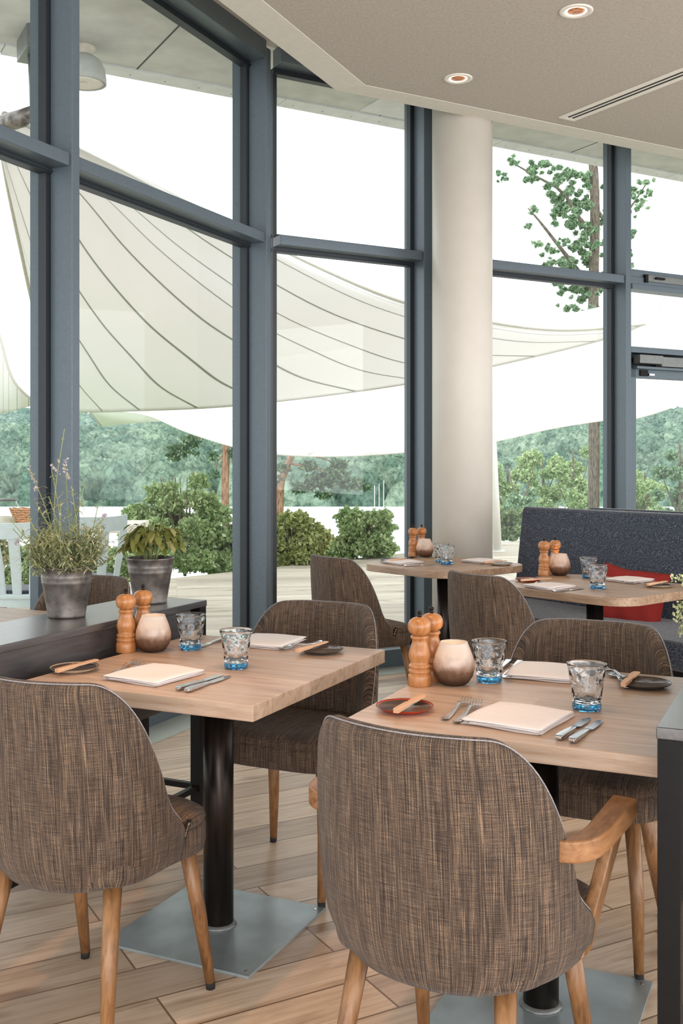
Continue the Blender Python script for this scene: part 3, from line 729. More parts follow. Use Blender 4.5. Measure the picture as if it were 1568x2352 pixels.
def tree(name, label, trunk, rad, blobs, n, size, m, bark, seed, group=None, branches=(), cat='tree', shell=.3):
    r = empty(name, tuple(trunk[0]), 0, label, cat, group); o = Vector(trunk[0])
    t = MB().tube([Vector(p)-o for p in catmull(trunk, 14)], list(np.linspace(rad[0], rad[1], 14)), 10); t.build('trunk', bark, r, smooth=True)
    for bpts, br0 in branches:
        bb = catmull(bpts, 10)
        MB().tube([p-o for p in bb], list(np.linspace(br0, br0*.25, 10)), 7).build('branch', bark, r, smooth=True)
    P = blob_pts([(b_[0]-o.x, b_[1]-o.y, b_[2]-o.z, b_[3], b_[4], b_[5]) for b_ in blobs], n, seed, shell)
    leaves('foliage', P, size, m, r, seed=seed)
    return r
def bl(px, py, d, rpx, ry=1.0, rz=1.0):
    p = at(px, py, d); r_ = rpx*d/F; return (p.x, p.y, p.z, r_, r_*ry, r_*rz)
# big oak right of the column
D = 22.0
ob = []
g = random.Random(5)
for (px, py, rp_) in [(1180, 375, 12), (1215, 385, 18), (1245, 400, 20), (1275, 405, 14), (1300, 400, 20), (1290, 440, 22), (1320, 420, 20), (1345, 400, 18), (1300, 480, 22), (1330, 470, 24), (1350, 440, 18), (1280, 495, 16), (1310, 520, 22), (1345, 520, 22),
                      (1225, 480, 10), (1215, 520, 7), (1240, 555, 10), (1265, 570, 16), (1290, 600, 20), (1260, 600, 14), (1320, 590, 22), (1350, 600, 22), (1335, 560, 18), (1295, 560, 14), (1300, 640, 20), (1290, 670, 18), (1330, 655, 22), (1350, 700, 20), (1310, 700, 18), (1370, 660, 16), (1375, 560, 14), (1155, 410, 8), (1145, 395, 6),
                      (1455, 440, 16), (1480, 420, 12), (1490, 445, 12), (1460, 480, 12), (1440, 490, 10), (1450, 540, 12), (1440, 580, 12), (1470, 465, 10), (1445, 605, 8), (1400, 500, 20), (1400, 580, 20), (1400, 440, 18)]:
    for k in range(7):
        ob.append(bl(px+g.gauss(0, rp_*.62), py+g.gauss(0, rp_*.62), D+g.uniform(-1, 1), rp_*g.uniform(.25, .6), 1, .8))
tree('oak_tree', 'tall old oak with bare crooked branches beyond the right-hand window', [at(1362, 1230, D), at(1364, 1000, D), at(1362, 700, D), at(1366, 500, D), at(1362, 380, D), at(1350, 300, D)], (.125, .09), ob, 24000, .048, M_oak, M_bark, 21,
     branches=[([at(1355, 660, D), at(1310, 600, D), at(1275, 555, D), at(1240, 510, D), at(1212, 478, D)], .06),
               ([at(1362, 540, D), at(1325, 495, D), at(1290, 440, D), at(1230, 405, D), at(1170, 370, D)], .055),
               ([at(1366, 480, D), at(1410, 520, D), at(1445, 480, D), at(1485, 420, D)], .05), ([at(1364, 640, D), at(1420, 600, D), at(1450, 545, D)], .04)], shell=.05)
tree('pine_tree', 'orange-barked pine trunk between the two left window posts', [at(519, 1215, 24), at(517, 1120, 24), at(519, 1020, 24), at(515, 900, 24), at(520, 800, 24)], (.09, .075),
     [bl(410, 1035, 24, 34, 1, .6), bl(400, 1052, 24, 22, 1, .5), bl(440, 1015, 24, 30, 1, .6), bl(490, 1050, 24, 16, 1, 1.2), bl(492, 1090, 24, 14, 1, 1.2), bl(540, 1040, 24, 24, 1, .8), bl(548, 1075, 24, 18, 1, .9), bl(450, 1040, 24, 14, 1, .5), bl(540, 1000, 24, 30, 1, .8), bl(470, 900, 24, 90, 1, .5)], 7000, .05, M_pine, M_pinebark, 22, 'pines beyond the hedge',
     branches=[([at(518, 1000, 24), at(470, 1000, 24), at(410, 1030, 24)], .03), ([at(518, 1040, 24), at(500, 1060, 24), at(492, 1100, 24)], .02)])
tree('pine_tree', 'leaning pine with a spreading crown in the middle window', [at(641, 1190, 25), at(645, 1110, 25), at(660, 1070, 25), at(672, 1035, 25), at(680, 960, 25)], (.10, .06),
     [bl(690, 1120, 25, 26, 1, .6), bl(725, 1105, 25, 34, 1, .7), bl(770, 1095, 25, 40, 1, .7), bl(810, 1110, 25, 34, 1, .6), bl(840, 1120, 25, 20, 1, .5), bl(745, 1135, 25, 26, 1, .5), bl(650, 1075, 25, 22, 1, .7), bl(640, 1100, 25, 16, 1, .7), bl(710, 1070, 25, 26, 1, .6), bl(780, 1065, 25, 26, 1, .5), bl(720, 1000, 25, 80, 1, .4)], 9000, .05, M_pine, M_pinebark, 23, 'pines beyond the hedge',
     branches=[([at(668, 1065, 25), at(720, 1075, 25), at(780, 1095, 25), at(820, 1110, 25)], .035), ([at(672, 1040, 25), at(730, 1050, 25), at(790, 1070, 25)], .03), ([at(655, 1080, 25), at(640, 1070, 25), at(632, 1100, 25)], .02)])
for k, (px, top, wd, d_, lb, m_, sd) in enumerate([
        (1165, 1045, 110, 34, 'bright green tree just right of the white column', M_bright, 31),
        (1245, 1030, 120, 38, 'yellow-green tree beyond the bench, left of the oak trunk', M_bright, 32),
        (1315, 1010, 120, 36, 'feathery light green tree beside the oak trunk', M_bright, 33),
        (1480, 1060, 120, 40, 'pale leafy tree behind the right-hand door', M_bright, 34),
        (1560, 990, 120, 28, 'darker tree at the right edge beyond the door', M_oak, 35),
        (1200, 1110, 90, 30, 'dark leafy tree low behind the white sail pole', M_oak, 36)]):
    gg = random.Random(sd); H_ = 1225-top
    bs = [bl(px+gg.uniform(-.42, .42)*wd, top+H_*(.12+.75*gg.random()), d_+gg.uniform(-1.5, 1.5), wd*.2*(.7+.6*gg.random()), 1, .8) for _ in range(22)]
    tree('leafy_tree', lb, [at(px, 1240, d_), at(px+3, 1150, d_), at(px, top+25, d_)], (.10, .03), bs, 15000, .06, m_, M_bark, sd, 'trees beyond the terrace', shell=.2,
         branches=[([at(px, 1190, d_), at(px-wd*.25, 1120, d_), at(px-wd*.35, 1080, d_)], .03), ([at(px, 1160, d_), at(px+wd*.2, 1100, d_), at(px+wd*.3, 1060, d_)], .03)])
# moored sailing boats
hull = MB()
for s in (1,):
    prof = [(-3.2, .0), (-2.8, .75), (-1, 1.05), (1.2, 1.0), (3.3, .0)]
    top_ = [(x, y_, .9) for x, y_ in prof]+[(x, -y_, .9) for x, y_ in prof[::-1][1:-1]]
    bot_ = [(x*.85, y_*.5, 0) for x, y_ in prof]+[(x*.85, -y_*.5, 0) for x, y_ in prof[::-1][1:-1]]
    k = len(top_); hull.add(bot_+top_, [tuple(range(k-1, -1, -1)), tuple(range(k, 2*k))]+[(i, (i+1) % k, k+(i+1) % k, k+i) for i in range(k)])
rb = empty('sailing_boat', (0, 0, 0), 0, 'x', 'boat')
hull.build('hull', M_polew, rb); MB().tube([(.3, 0, .9), (.3, 0, 9.0)], [.05, .03], 6).build('mast', M_polew, rb)
MB().box((-.4, 0, 1.15), (2.2, 1.0, .5)).build('cabin', M_outw, rb, bevel=.05)
bst = Stamp(rb)
for px, d_, lab in ((866, 118, 'moored boat, leftmost mast beside the middle window post'), (876, 128, 'moored boat, second mast beside the middle window post'), (887, 112, 'moored boat, mast nearest the middle window post'),
                    (1172, 120, 'moored boat seen just right of the white sail pole'), (1186, 110, 'moored boat between the sail pole and the bench end'), (1455, 125, 'moored boat, left mast through the door glass')):
    bst((((px-CX)*d_/F), d_, -8.05), .7+px*.01, lab, 'boats moored on the lake', (1, 1, .7+.07*(px % 5)))

# outdoor furniture
def outdoor_chair():
    r = empty('outdoor_chair', (0, 0, 0), 0, 'x', 'outdoor chair')
    se = MB(); poly = []
    for i in range(40):
        a = 2*math.pi*i/40; c_, s_ = math.cos(a), math.sin(a)
        poly.append((.225*math.copysign(abs(c_)**.7, c_), .215*math.copysign(abs(s_)**.7, s_)))
    se.prism(poly, .425, .46); se.build('seat', M_outw, r, bevel=.012, bseg=3)
    MB().prism([(x*.82, y*.82) for x, y in poly], .46, .485).build('seat_pad', M_felt, r, bevel=.01)
    for sx, sy in ((-1, 1), (1, 1), (-1, -1), (1, -1)):
        MB().ribbon([(sx*.165, sy*.14, .43), (sx*.20, sy*.21, 0)], [.045, .03], [.035, .028]).build('leg', M_outw, r, bevel=.005)
    ap = MB().prism([(x*.86, y*.86) for x, y in poly], .37, .425); ap.build('apron', M_outw, r)
    for x in (-.19, -.065, .065, .19):
        w_ = .05 if abs(x) > .1 else .075
        MB().ribbon([(x*.85, -.185, .45), (x*1.0, -.225, .66), (x*1.12, -.275, .85)], [w_*.8, w_, w_], [.02, .02, .02]).build('back_slat', M_outw, r, bevel=.004)
    tr_ = MB(); pts = []; 
    nseg = 14; vs = []
    for i in range(nseg+1):
        t = -1+2*i/nseg; x = .245*t; y = -.285+.045*t*t; zz = .90+.018*t**4
        for (dy, dz) in ((-.012, -.055), (.012, -.055), (.008, .045), (-.02, .045)): vs.append((x, y+dy, zz+dz-.01*(dz < 0)))
    fs = [(i*4+a, i*4+(a+1) % 4, (i+1)*4+(a+1) % 4, (i+1)*4+a) for i in range(nseg) for a in range(4)]+[(3, 2, 1, 0), tuple(nseg*4+a for a in range(4))]
    tr_.add(vs, fs).build('top_rail', M_outw, r, bevel=.006)
    return r
oc_ = Stamp(outdoor_chair())
pA = onz(45, 1362, .45); pB = onz(205, 1330, .45)
oc_((pA.x-.04, pA.y+.2, -.02), math.radians(-10), 'white outdoor chair at the left edge, seen from behind', 'white wooden chairs on the terrace')
oc_((pB.x-.02, pB.y+.15, -.02), math.radians(18), 'white outdoor chair behind the lavender pot', 'white wooden chairs on the terrace')
tp = at(330, 1213, 9.6)
r = empty('outdoor_table', (tp.x-1.6, 9.5, -.02), math.radians(3), 'long outdoor table with pale top behind the white chairs', 'outdoor table')
MB().box((0, 0, .765), (3.2, .8, .07)).build('tabletop', M_whitew, r, bevel=.006)
for x in (-1.2, -.35, .9): MB().box((x, 0, .36), (.5 if x < 0 else .1, .12, .72)).build('leg', M_planter, r, bevel=.004)
jp = at(8, 1205, 9.3)
r = empty('storage_jar', (jp.x, 9.3, .785), 0, 'wide clear glass jar with lid on the outdoor table', 'jar')
MB().lathe([(.0, .0), (.14, 0), (.155, .02), (.15, .12), (.11, .2), (.105, .205), (.145, .12), (.148, .02), (.0, .006)], 32).build('glass_body', M_jar, r, smooth=True)
MB().lathe([(0, .205), (.112, .205), (.112, .225), (0, .23)], 32).build('lid', M_alu, r, smooth=True)
MB().lathe([(0, .008), (.14, .01), (.142, .06), (0, .07)], 24).build('filling', M_whitew, r)
kp = at(66, 1206, 9.3)
r = empty('wicker_basket', (kp.x+.04, 9.3, .785), 0, 'light wicker basket on the outdoor table beside the jar', 'basket')
bk = MB()
for k in range(7): bk.tube([(math.cos(a)*(.10+.006*k)*1.5, math.sin(a)*(.10+.006*k), .012+k*.02+.004*math.sin(a*12+k*3.14)) for a in np.linspace(0, 6.283, 49)], .009, 6, False)
bk.build('weave', M_wicker, r, smooth=True)
MB().lathe([(0, .004), (.14, .005), (.15, .03), (0, .03)], 24, Matrix.Scale(.75, 4, (0, 1, 0))).build('bottom', M_wicker, r)
# planter with herbs seen between chair slats
pp = at(2, 1300, 8.8)
r = empty('herb_planter', (pp.x-.1, 8.8, -.02), 0, 'herb plant in a white pot behind the leftmost outdoor chair', 'potted plant')
MB().lathe([(.0, .30), (.10, .30), (.14, .52), (.13, .52), (.0, .50)], 24).build('pot', M_whitew, r, smooth=True)
MB().box((0, 0, .15), (.3, .3, .3)).build('crate', M_planter, r, bevel=.005)
leaves('foliage', blob_pts([(0.02, 0, .66, .15, .15, .2), (.08, 0, .55, .14, .12, .12)], 2500, 77, .2), .02, M_lav, r, seed=77)

# ------------------------------------------------------------------ dining chairs
def smoothstep_interp(xs, ys, x):
    for i in range(len(xs)-1):
        if x <= xs[i+1]:
            t = (x-xs[i])/(xs[i+1]-xs[i]); 
            m0 = (ys[i+1]-ys[i-1])/(xs[i+1]-xs[i-1]) if i > 0 else 0
            m1 = (ys[i+2]-ys[i])/(xs[i+2]-xs[i]) if i+2 < len(xs) else (ys[i+1]-ys[i])/(xs[i+1]-xs[i])
            h = xs[i+1]-xs[i]
            return (2*t**3-3*t*t+1)*ys[i]+(t**3-2*t*t+t)*h*m0+(-2*t**3+3*t*t)*ys[i+1]+(t**3-t*t)*h*m1
    return ys[-1]
ZTOP = .845
def chair_shell(parent, wide=0):
    NP = 72; NO = 26; T = .042; nn = 2.35; Dp = .25
    def Wd(z):
        return .259-.072*math.exp(-(z-.36)/.045)-.016*max(0, (z-.66)/.19)**1.6+wide
    def yr(z): return -.243+.042*math.exp(-(z-.36)/.05)-.065*(z-.36)
    def base(phi, z):
        s = math.sin(phi); c = math.cos(phi)
        return Vector((Wd(z)*math.copysign(abs(s)**(2/nn), s), yr(z)+Dp*(1-abs(c)**(2/nn)), z))
    phis = [-math.pi/2+math.pi*i/(NP-1) for i in range(NP)]
    # even arc spacing
    fine = [-math.pi/2+math.pi*i/2000 for i in range(2001)]
    P = [base(p, .6) for p in fine]; cum = [0]
    for i in range(2000): cum.append(cum[-1]+(P[i+1]-P[i]).length)
    tot = cum[-1]; phis = []; ss = []
    for i in range(NP):
        s = tot*i/(NP-1); phis.append(float(np.interp(s, cum, fine))); ss.append(s-tot/2)
    hs = tot/2
    def ztop(s):
        s = abs(s)
        return smoothstep_interp([0, .15, .205, .25, .285, .315, .34, .362, max(.385, hs)], [ZTOP, ZTOP, ZTOP-.007, ZTOP-.04, ZTOP-.09, ZTOP-.155, ZTOP-.225, ZTOP-.295, .49], s)
    def zbot(s): return .368+.035*(abs(s)/hs)**2.5
    rows = []; uvr = []
    def nrm(phi, z):
        a = base(max(-1.5705, phi-.01), z); b = base(min(1.5705, phi+.01), z); t = (b-a); t.z = 0; t.normalize()
        return Vector((-t.y, t.x, 0))*1.0
    grid = []; uvs = []
    for ph, s in zip(phis, ss):
        zt = ztop(s); zb = zbot(s); colm = []; uvc = []
        n0 = nrm(ph, .6)              # points inward? make it inward
        if n0.y < 0 and abs(s) < .1: n0 = -n0
        c_in = Vector((0, .1, 0))-Vector((base(ph, .6).x, base(ph, .6).y, 0))
        if n0.dot(c_in) < 0: n0 = -n0
        # tucked-under lip
        p = base(ph, zb); colm.append(p+n0*.05+Vector((0, 0, .0))); uvc.append(zb-.06)
        colm.append(p+n0*.02+Vector((0, 0, -.004))); uvc.append(zb-.02)
        for k in range(NO):
            z = zb+(zt-T*.5-zb)*k/(NO-1); colm.append(base(ph, z)); uvc.append(z)
        zc_ = zt-T*.5
        for k in range(1, 7):
            a = math.pi*k/7; pz = base(ph, zc_); colm.append(pz+n0*(T/2)*(1-math.cos(a))+Vector((0, 0, (T/2)*math.sin(a)))); uvc.append(zc_+.01*k)
        for k in range(12):
            z = zc_-(zc_-.40)*k/11 if zc_ > .41 else zc_-.002*k
            q = base(ph, z)+n0*T; colm.append(q); uvc.append(zc_+.08+(zc_-z))
        grid.append(colm); uvs.append([(s, u_) for u_ in uvc])
    nr_ = len(grid[0]); vs = []; uvl = []
    for j in range(nr_):
        for i in range(NP): vs.append(grid[i][j]); uvl.append(uvs[i][j])
    fs = [(j*NP+i, j*NP+i+1, (j+1)*NP+i+1, (j+1)*NP+i) for j in range(nr_-1) for i in range(NP-1)]
    fs.append(tuple(j*NP for j in range(nr_))); fs.append(tuple(j*NP+NP-1 for j in range(nr_-1, -1, -1)))
    mb = MB(); mb.add(vs, fs)
    o = mb.build('backrest', M_fab, parent, smooth=True, uv=uvl)
    # thin pale welt along the rim
    wl_ = MB(); pts = [grid[i][2+NO+1]+Vector((0, 0, .003)) for i in range(NP)]
    wl_.tube(pts, .0015, 6); wl_.build('welt', M_welt, o, smooth=True)
    return o
M_welt = plain('welt_cord', (150, 146, 148), .9, 0, .15, 300, .2, .2)
def seat_part(parent):
    out = []
    n = 64
    for i in range(n):
        a = 2*math.pi*i/n; c_, s_ = math.cos(a), math.sin(a)
        x = math.copysign(abs(c_)**.5, c_); y = math.copysign(abs(s_)**.5, s_)
        wx = .222+.022*max(0, min(1, (y+.1)/.6))
        out.append((wx*x, -.005+.195*y))
    rings = [(.06, .378), (.02, .380), (.004, .388), (.0, .405), (.0, .445), (.003, .4515), (.006, .453), (.003, .4545), (.0, .462), (.004, .474), (.018, .484), (.05, .491), (.10, .494), (.16, .495)]
    vs = []; fs = []
    for ins, z in rings:
        for (x, y) in out:
            vs.append((x*(1-ins/.22), (y+.005)*(1-ins/.2)-.005, z))
    for k in range(len(rings)-1):
        for i in range(n): j = (i+1) % n; fs.append((k*n+i, k*n+j, (k+1)*n+j, (k+1)*n+i))
    fs.append(tuple(range(n-1, -1, -1))); fs.append(tuple(range((len(rings)-1)*n, len(rings)*n)))
    return MB().add(vs, fs).build('seat', M_fab, parent, smooth=True, uv='box')
def make_chair(arms=False):
    r = empty('dining_chair', (0, 0, 0), 0, 'x', 'chair')
    seat_part(r); chair_shell(r, .018 if arms else 0)
    for sx in (-1, 1):
        for y0, y1, x0 in ((.135, .205, .165), (-.13, -.215, .15)):
            l = MB().tube([(sx*x0, y0, .40), (sx*(x0+.02), y0+(y1-y0)*.5, .2), (sx*.195, y1, .018)], [.0215, .018, .0125], 16)
            lg = l.build('leg', M_leg, r, smooth=True)
            MB().tube([(sx*.195, y1, .018), (sx*.196, y1, 0)], [.0125, .0115], 14).build('floor_glide', M_label, lg, smooth=True)
    # sewn-in tag at the right wing
    t = MB().box((0, 0, 0), (.004, .022, .045)); tg = t.build('maker_tag', M_label, r); tg.location = (.240, .028, .463); tg.rotation_euler = (math.radians(-16), math.radians(12), .12)
    cu = bpy.data.curves.new('tag_text', 'FONT'); cu.body = 'BMVB'; cu.size = .0135; cu.extrude = .0003; cu.align_x = 'CENTER'; cu.align_y = 'CENTER'
    to = bpy.data.objects.new('lettering', cu); C.objects.link(to); to.parent = tg
    to.location = (.0026, -.002, 0); to.rotation_euler = Matrix(((0, 0, 1), (0, 1, 0), (-1, 0, 0))).to_euler()
    to.matrix_basis = Matrix(((0, 0, 1, .0026), (0, 1, 0, -.001), (1, 0, 0, 0), (0, 0, 0, 1))) @ Matrix.Rotation(0, 4, 'Z')
    to.matrix_basis = Matrix(((0, 0, 1, .0026), (0, 0, 0, 0), (0, 0, 0, 0), (0, 0, 0, 1)))
    # columns: text x -> tag z(up), text y -> tag -y, text z -> tag +x
    to.matrix_basis = Matrix(((0, 0, 1, .0026), (0, -1, 0, -.0005), (1, 0, 0, 0), (0, 0, 0, 1)))
    cu.materials.append(M_letter)
    dg = bpy.context.evaluated_depsgraph_get(); lm = bpy.data.meshes.new_from_object(to.evaluated_get(dg)); mbas = to.matrix_basis.copy()
    bpy.data.objects.remove(to); to = bpy.data.objects.new('lettering', lm); C.objects.link(to); to.parent = tg; to.matrix_basis = mbas
    if arms:
        for sx in (-1, 1):
            pts = [(sx*.246, -.120, .640), (sx*.268, -.112, .641), (sx*.286, -.085, .642), (sx*.291, -.04, .644), (sx*.289, .03, .648), (sx*.287, .13, .654)]
            P_ = catmull(pts, 22); vs = []; m = len(P_)
            for k in range(m):
                t_ = (P_[min(k+1, m-1)]-P_[max(k-1, 0)]); t_.z = 0; t_.normalize(); sd = Vector((-t_.y, t_.x, 0))
                wdt = np.interp(k/(m-1), [0, .3, 1], [.030, .038, .050]); hh = .040
                for (a, b_) in ((-1, -1), (1, -1), (1, 1), (-1, 1)): vs.append(P_[k]+sd*a*wdt/2+Vector((0, 0, b_*hh/2)))
            fs = [(k*4+a, k*4+(a+1) % 4, (k+1)*4+(a+1) % 4, (k+1)*4+a) for k in range(m-1) for a in range(4)]+[(3, 2, 1, 0), tuple((m-1)*4+a for a in range(4))]
            ar = MB().add(vs, fs).build('armrest', M_arm, r, bevel=.006, bseg=3)
            bl_ = MB().lathe([(0, 0), (.0095, 0), (.0095, .003), (0, .003)], 16); bo = bl_.build('bolt_cap', M_label, ar); 
            bo.location = (sx*.286, -.112, .642); bo.rotation_euler = (math.radians(90), 0, math.radians(42)*sx)
            MB().ribbon([(sx*.286, .075, .635), (sx*.272, .05, .56), (sx*.245, .0, .41)], [.050, .046, .048], .024, side=(0, 1, 0)).build('arm_post', M_leg, ar, bevel=.003)
    return r
armchair = make_chair(True)
chair = make_chair(False)
CH = Stamp(chair); CHA = Stamp(armchair)
T1 = Vector((-.3506, 2.971, 0)); T2 = Vector((.4835, 2.529, 0))
def chair_at(T, e1, e2, flip, label, stamp=CH, drz=0):
    p = T+E1*e1+E2*e2; return stamp((p.x, p.y, 0), RZ1+(math.pi if flip else 0)+drz, label, 'woven upholstered dining chairs')
chair_at(T1, -.513, -.03, False, 'brown-grey woven dining chair in the left foreground, seen from behind')
chair_at(T2, -.515, -.03, False, 'woven dining chair with wooden arms in the front centre, seen from behind', CHA, -math.radians(8))
chair_at(T1, .44, .017, True, 'woven dining chair facing the camera across the near left table')
chair_at(T2, .44, .0, True, 'woven dining chair facing the camera across the near right table')
rzE = math.atan2(-.825, .565)
CE = Vector((.115, 5.50, 0)); CF = Vector((.755, 4.66, 0))
CH((CE.x, CE.y, 0), rzE, 'woven dining chair in side view at the round-cornered table by the column', 'woven upholstered dining chairs')
CH((CF.x, CF.y, 0), rzE, 'woven dining chair from behind at the table in front of the grey bench', 'woven upholstered dining chairs')
T0c = Vector((-1.0, 3.97, 0))-E2*.35-E1*.4
chair_at(T0c, .56, .13, True, 'woven chair behind the dark shelf, only its top showing past the herb pots')

# ------------------------------------------------------------------ tables
def roundrect(w_, h_, r_, n=10):
    P = []
    for cx, cy, a0 in ((w_/2-r_, h_/2-r_, 0), (-w_/2+r_, h_/2-r_, 90), (-w_/2+r_, -h_/2+r_, 180), (w_/2-r_, -h_/2+r_, 270)):
        for i in range(n+1):
            a = math.radians(a0+90*i/n); P.append((cx+r_*math.cos(a), cy+r_*math.sin(a)))
    return P
def table(name, loc, rz, poly, th, label, m, plate=(.46, .46), pole=.043):
    r = empty(name, loc, rz, label, 'table')
    MB().prism(poly, .75-th, .75).build('tabletop', m, r, bevel=.0025)
    p = MB().lathe([(pole, .008), (pole, .75-th)], 36); p.build('pedestal', M_pole, r, smooth=True)
    g = random.Random(3)
    MB().lathe([(pole, .018), (pole+.007, .012), (pole+.009, .008)], 40, None, lambda r_, z, a, k, i: r_+g.uniform(-.0015, .0015)).build('weld', M_alu, r, smooth=True)
    bs = MB().box((0, 0, .004), (plate[0], plate[1], .008)).build('base_plate', M_base, r, bevel=.001)
    sc_ = MB()
    for sx in (-1, 1):
        for sy in (-1, 1): sc_.lathe([(0, .0095), (.005, .009), (.006, .008)], 10, Matrix.Translation((sx*(plate[0]/2-.025), sy*(plate[1]/2-.025), 0)))
    sc_.build('screw', M_steel, bs)
    MB().box((0, 0, .75-th-.004), (.3, .3, .008)).build('mounting_plate', M_black, r)
    return r
sq = [(-.345, -.4075), (.345, -.4075), (.345, .4075), (-.345, .4075)]
table('dining_table', (T1.x, T1.y, 0), RZ1, sq, .04, 'square-cornered oak table on the left with two place settings', M_top)
table('dining_table', (T2.x, T2.y, 0), RZ1, [(x*1.01, y) for x, y in sq], .04, 'square-cornered oak table in the right foreground', M_top)
table('dining_table', (.583, 5.94, 0), rzE+math.radians(6), roundrect(.72, .72, .16), .038, 'oak table with rounded corners in front of the white column', M_top2, (.42, .42), .04)
table('dining_table', (1.19, 4.90, 0), rzE+math.radians(6), roundrect(.80, .70, .14), .038, 'oak table with rounded corners in front of the grey bench', M_top2, (.42, .42), .04)
table('dining_table', (T0c.x, T0c.y, 0), RZ1, [(x, y) for x, y in roundrect(.7, .8, .10)], .04, 'table beyond the dark shelf at the left edge, mostly hidden', M_top2)

# dark shelving partitions
def partition(name, p_far, L, wdt, label, flip=1):
    # origin at the far right corner of the top; runs towards the camera
    r = empty(name, (p_far.x, p_far.y, 0), RZ1, label, 'shelf')
    H_ = .842
    MB().box((-wdt/2, -L/2, H_-.011), (wdt, L, .022)).build('worktop', M_darkwood, r, bevel=.002)
    for x in (-.022, -wdt+.022):
        for y in (-.022, -L+.022):
            MB().box((x, y, (H_-.022)/2), (.04, .04, H_-.022)).build('leg', M_black, r, bevel=.0015)
    MB().box((-wdt/2, -L/2, .66), (wdt-.03, L-.16, .32)).build('box_panel', M_darkwood, r, bevel=.002)
    for x in (-.022, -wdt+.022): MB().box((x, -L/2, .19), (.02, L-.05, .02)).build('rail', M_black, r)
    for y in (-.022, -L+.022): MB().box((-wdt/2, y, .19), (wdt-.05, .02, .02)).build('rail', M_black, r)
    return r
pf = Vector((-.472, 3.66, 0))
partition('shelf_divider', pf, 1.12, .285, 'dark-stained shelf divider on the left carrying two herb pots')
# right divider: its near left top corner is at (.571,1.893)
q = Vector((.571, 1.893, 0))+E1*1.12+E2*.30
partition('shelf_divider', q, 1.12, .30, 'dark-stained shelf divider at the right edge of the near right table')

# ------------------------------------------------------------------ bench
bu = Vector((.565, -.825, 0)); bn = Vector((-.825, -.565, 0))
bs0 = Vector((1.145, 6.55, 0)); rzb = math.atan2(bu.y, bu.x)      # local x along bench, local y = -front
r = empty('upholstered_bench', tuple(bs0), rzb, 'long charcoal felt bench with high back behind the round-cornered tables', 'bench')
LB = 3.4
bk = MB()
# side profile (y = depth, negative towards the room), z
prof = [(.10, .0), (-.02, .0), (-.06, .45), (-.015, 1.03), (.0, 1.05), (.06, 1.05), (.08, 1.03)]
vs = [(x, y, z) for x in (0, LB) for y, z in prof]; k = len(prof)
vs = [(x-(.06*(1-z/1.05) if x == 0 else 0), y, z) for x, y, z in vs]
bk.add(vs, [tuple(range(k)), tuple(range(2*k-1, k-1, -1))]+[(i, (i+1) % k, k+(i+1) % k, k+i) for i in range(k)])
bk.build('backrest', M_felt, r, bevel=.012, bseg=3)
MB().box((LB/2, -.33, .42), (LB, .60, .14)).build('seat', M_felt, r, bevel=.03, bseg=4)
MB().box((LB/2, -.30, .175), (LB-.06, .50, .35)).build('plinth', M_black, r, bevel=.004)
pk = MB().box((LB/2+.35, .115, .53), (LB-.2, .05, 1.055)); pk.build('rear_panel', M_felt, r, bevel=.012, bseg=3)
# red cushion leaning on the back
cu_ = MB(); n = 22; vs = []
for s in (1, -1):
    for j in range(n):
        for i in range(n):
            u1 = -1+2*i/(n-1); v1 = -1+2*j/(n-1)
            th = .075*(max(0, 1-u1**4)*max(0, 1-v1**4))**.6+.004
            pin = 1-.07*(1-abs(v1)**2)*abs(u1)**3; pin2 = 1-.09*(1-abs(u1)**2)*abs(v1)**3
            wr = .006*math.sin(u1*9+v1*4)*(1-u1*u1)
            vs.append((.225*u1*pin, s*th+wr, .2*v1*pin2+.004*math.sin(u1*5)*(v1 > 0)*v1))
fs = []
for s in (0, 1):
    o_ = s*n*n
    for j in range(n-1):
        for i in range(n-1): fs.append((o_+j*n+i, o_+j*n+i+1, o_+(j+1)*n+i+1, o_+(j+1)*n+i))
edge = [i for i in range(n)]+[j*n+n-1 for j in range(1, n)]+[(n-1)*n+i for i in range(n-2, -1, -1)]+[j*n for j in range(n-2, 0, -1)]
for a, b_ in zip(edge, edge[1:]+edge[:1]): fs.append((a, b_, n*n+b_, n*n+a))
cu_.add(vs, fs)
cush = tag(cu_.build('cushion', M_red, smooth=True), 'brick-red square cushion leaning on the grey bench back', 'cushion')
pc = at(1450, 1376, 5.62); cush.scale = (.86, .86, .86); cush.location = pc; cush.rotation_euler = (math.radians(-14), math.radians(4), rzb+math.radians(12)); cush.rotation_euler = (math.radians(-16), math.radians(5), rzb+math.radians(14))

# ------------------------------------------------------------------ table ware prototypes
def proto(name, cat): return empty(name, (0, 0, 0), 0, 'x', cat)
r = proto('pepper_mill', 'pepper mill')
MB().lathe([(0, 0), (.029, 0), (.0295, .004), (.0295, .026), (.028, .029), (.0265, .030), (.0265, .032), (.028, .034), (.0285, .039), (.027, .0425), (.025, .0435), (.025, .0455), (.0275, .0475), (.028, .052), (.026, .055), (.0235, .057), (.0245, .064), (.0275, .074), (.028, .082), (.0255, .093), (.0215, .104), (.0190, .114), (.0195, .119), (.0225, .1215), (.0235, .125), (.022, .128), (.0195, .129)], 40).build('body', M_mill, r, smooth=True)
MB().lathe([(0, .129), (.0175, .129), (.0185, .1315), (.0235, .134), (.0285, .141), (.0305, .150), (.0295, .159), (.025, .168), (.017, .1735), (.008, .176), (0, .1765)], 40).build('head', M_mill, r, smooth=True)
MB().lathe([(0, .176), (.006, .176), (.004, .181), (.0045, .184), (.007, .187), (.0065, .191), (.003, .193), (0, .193)], 20).build('knob', M_pole, r, smooth=True)
for z in (.031, .0445): pass
MILL = Stamp(r)
r = proto('candle_holder', 'candle holder')
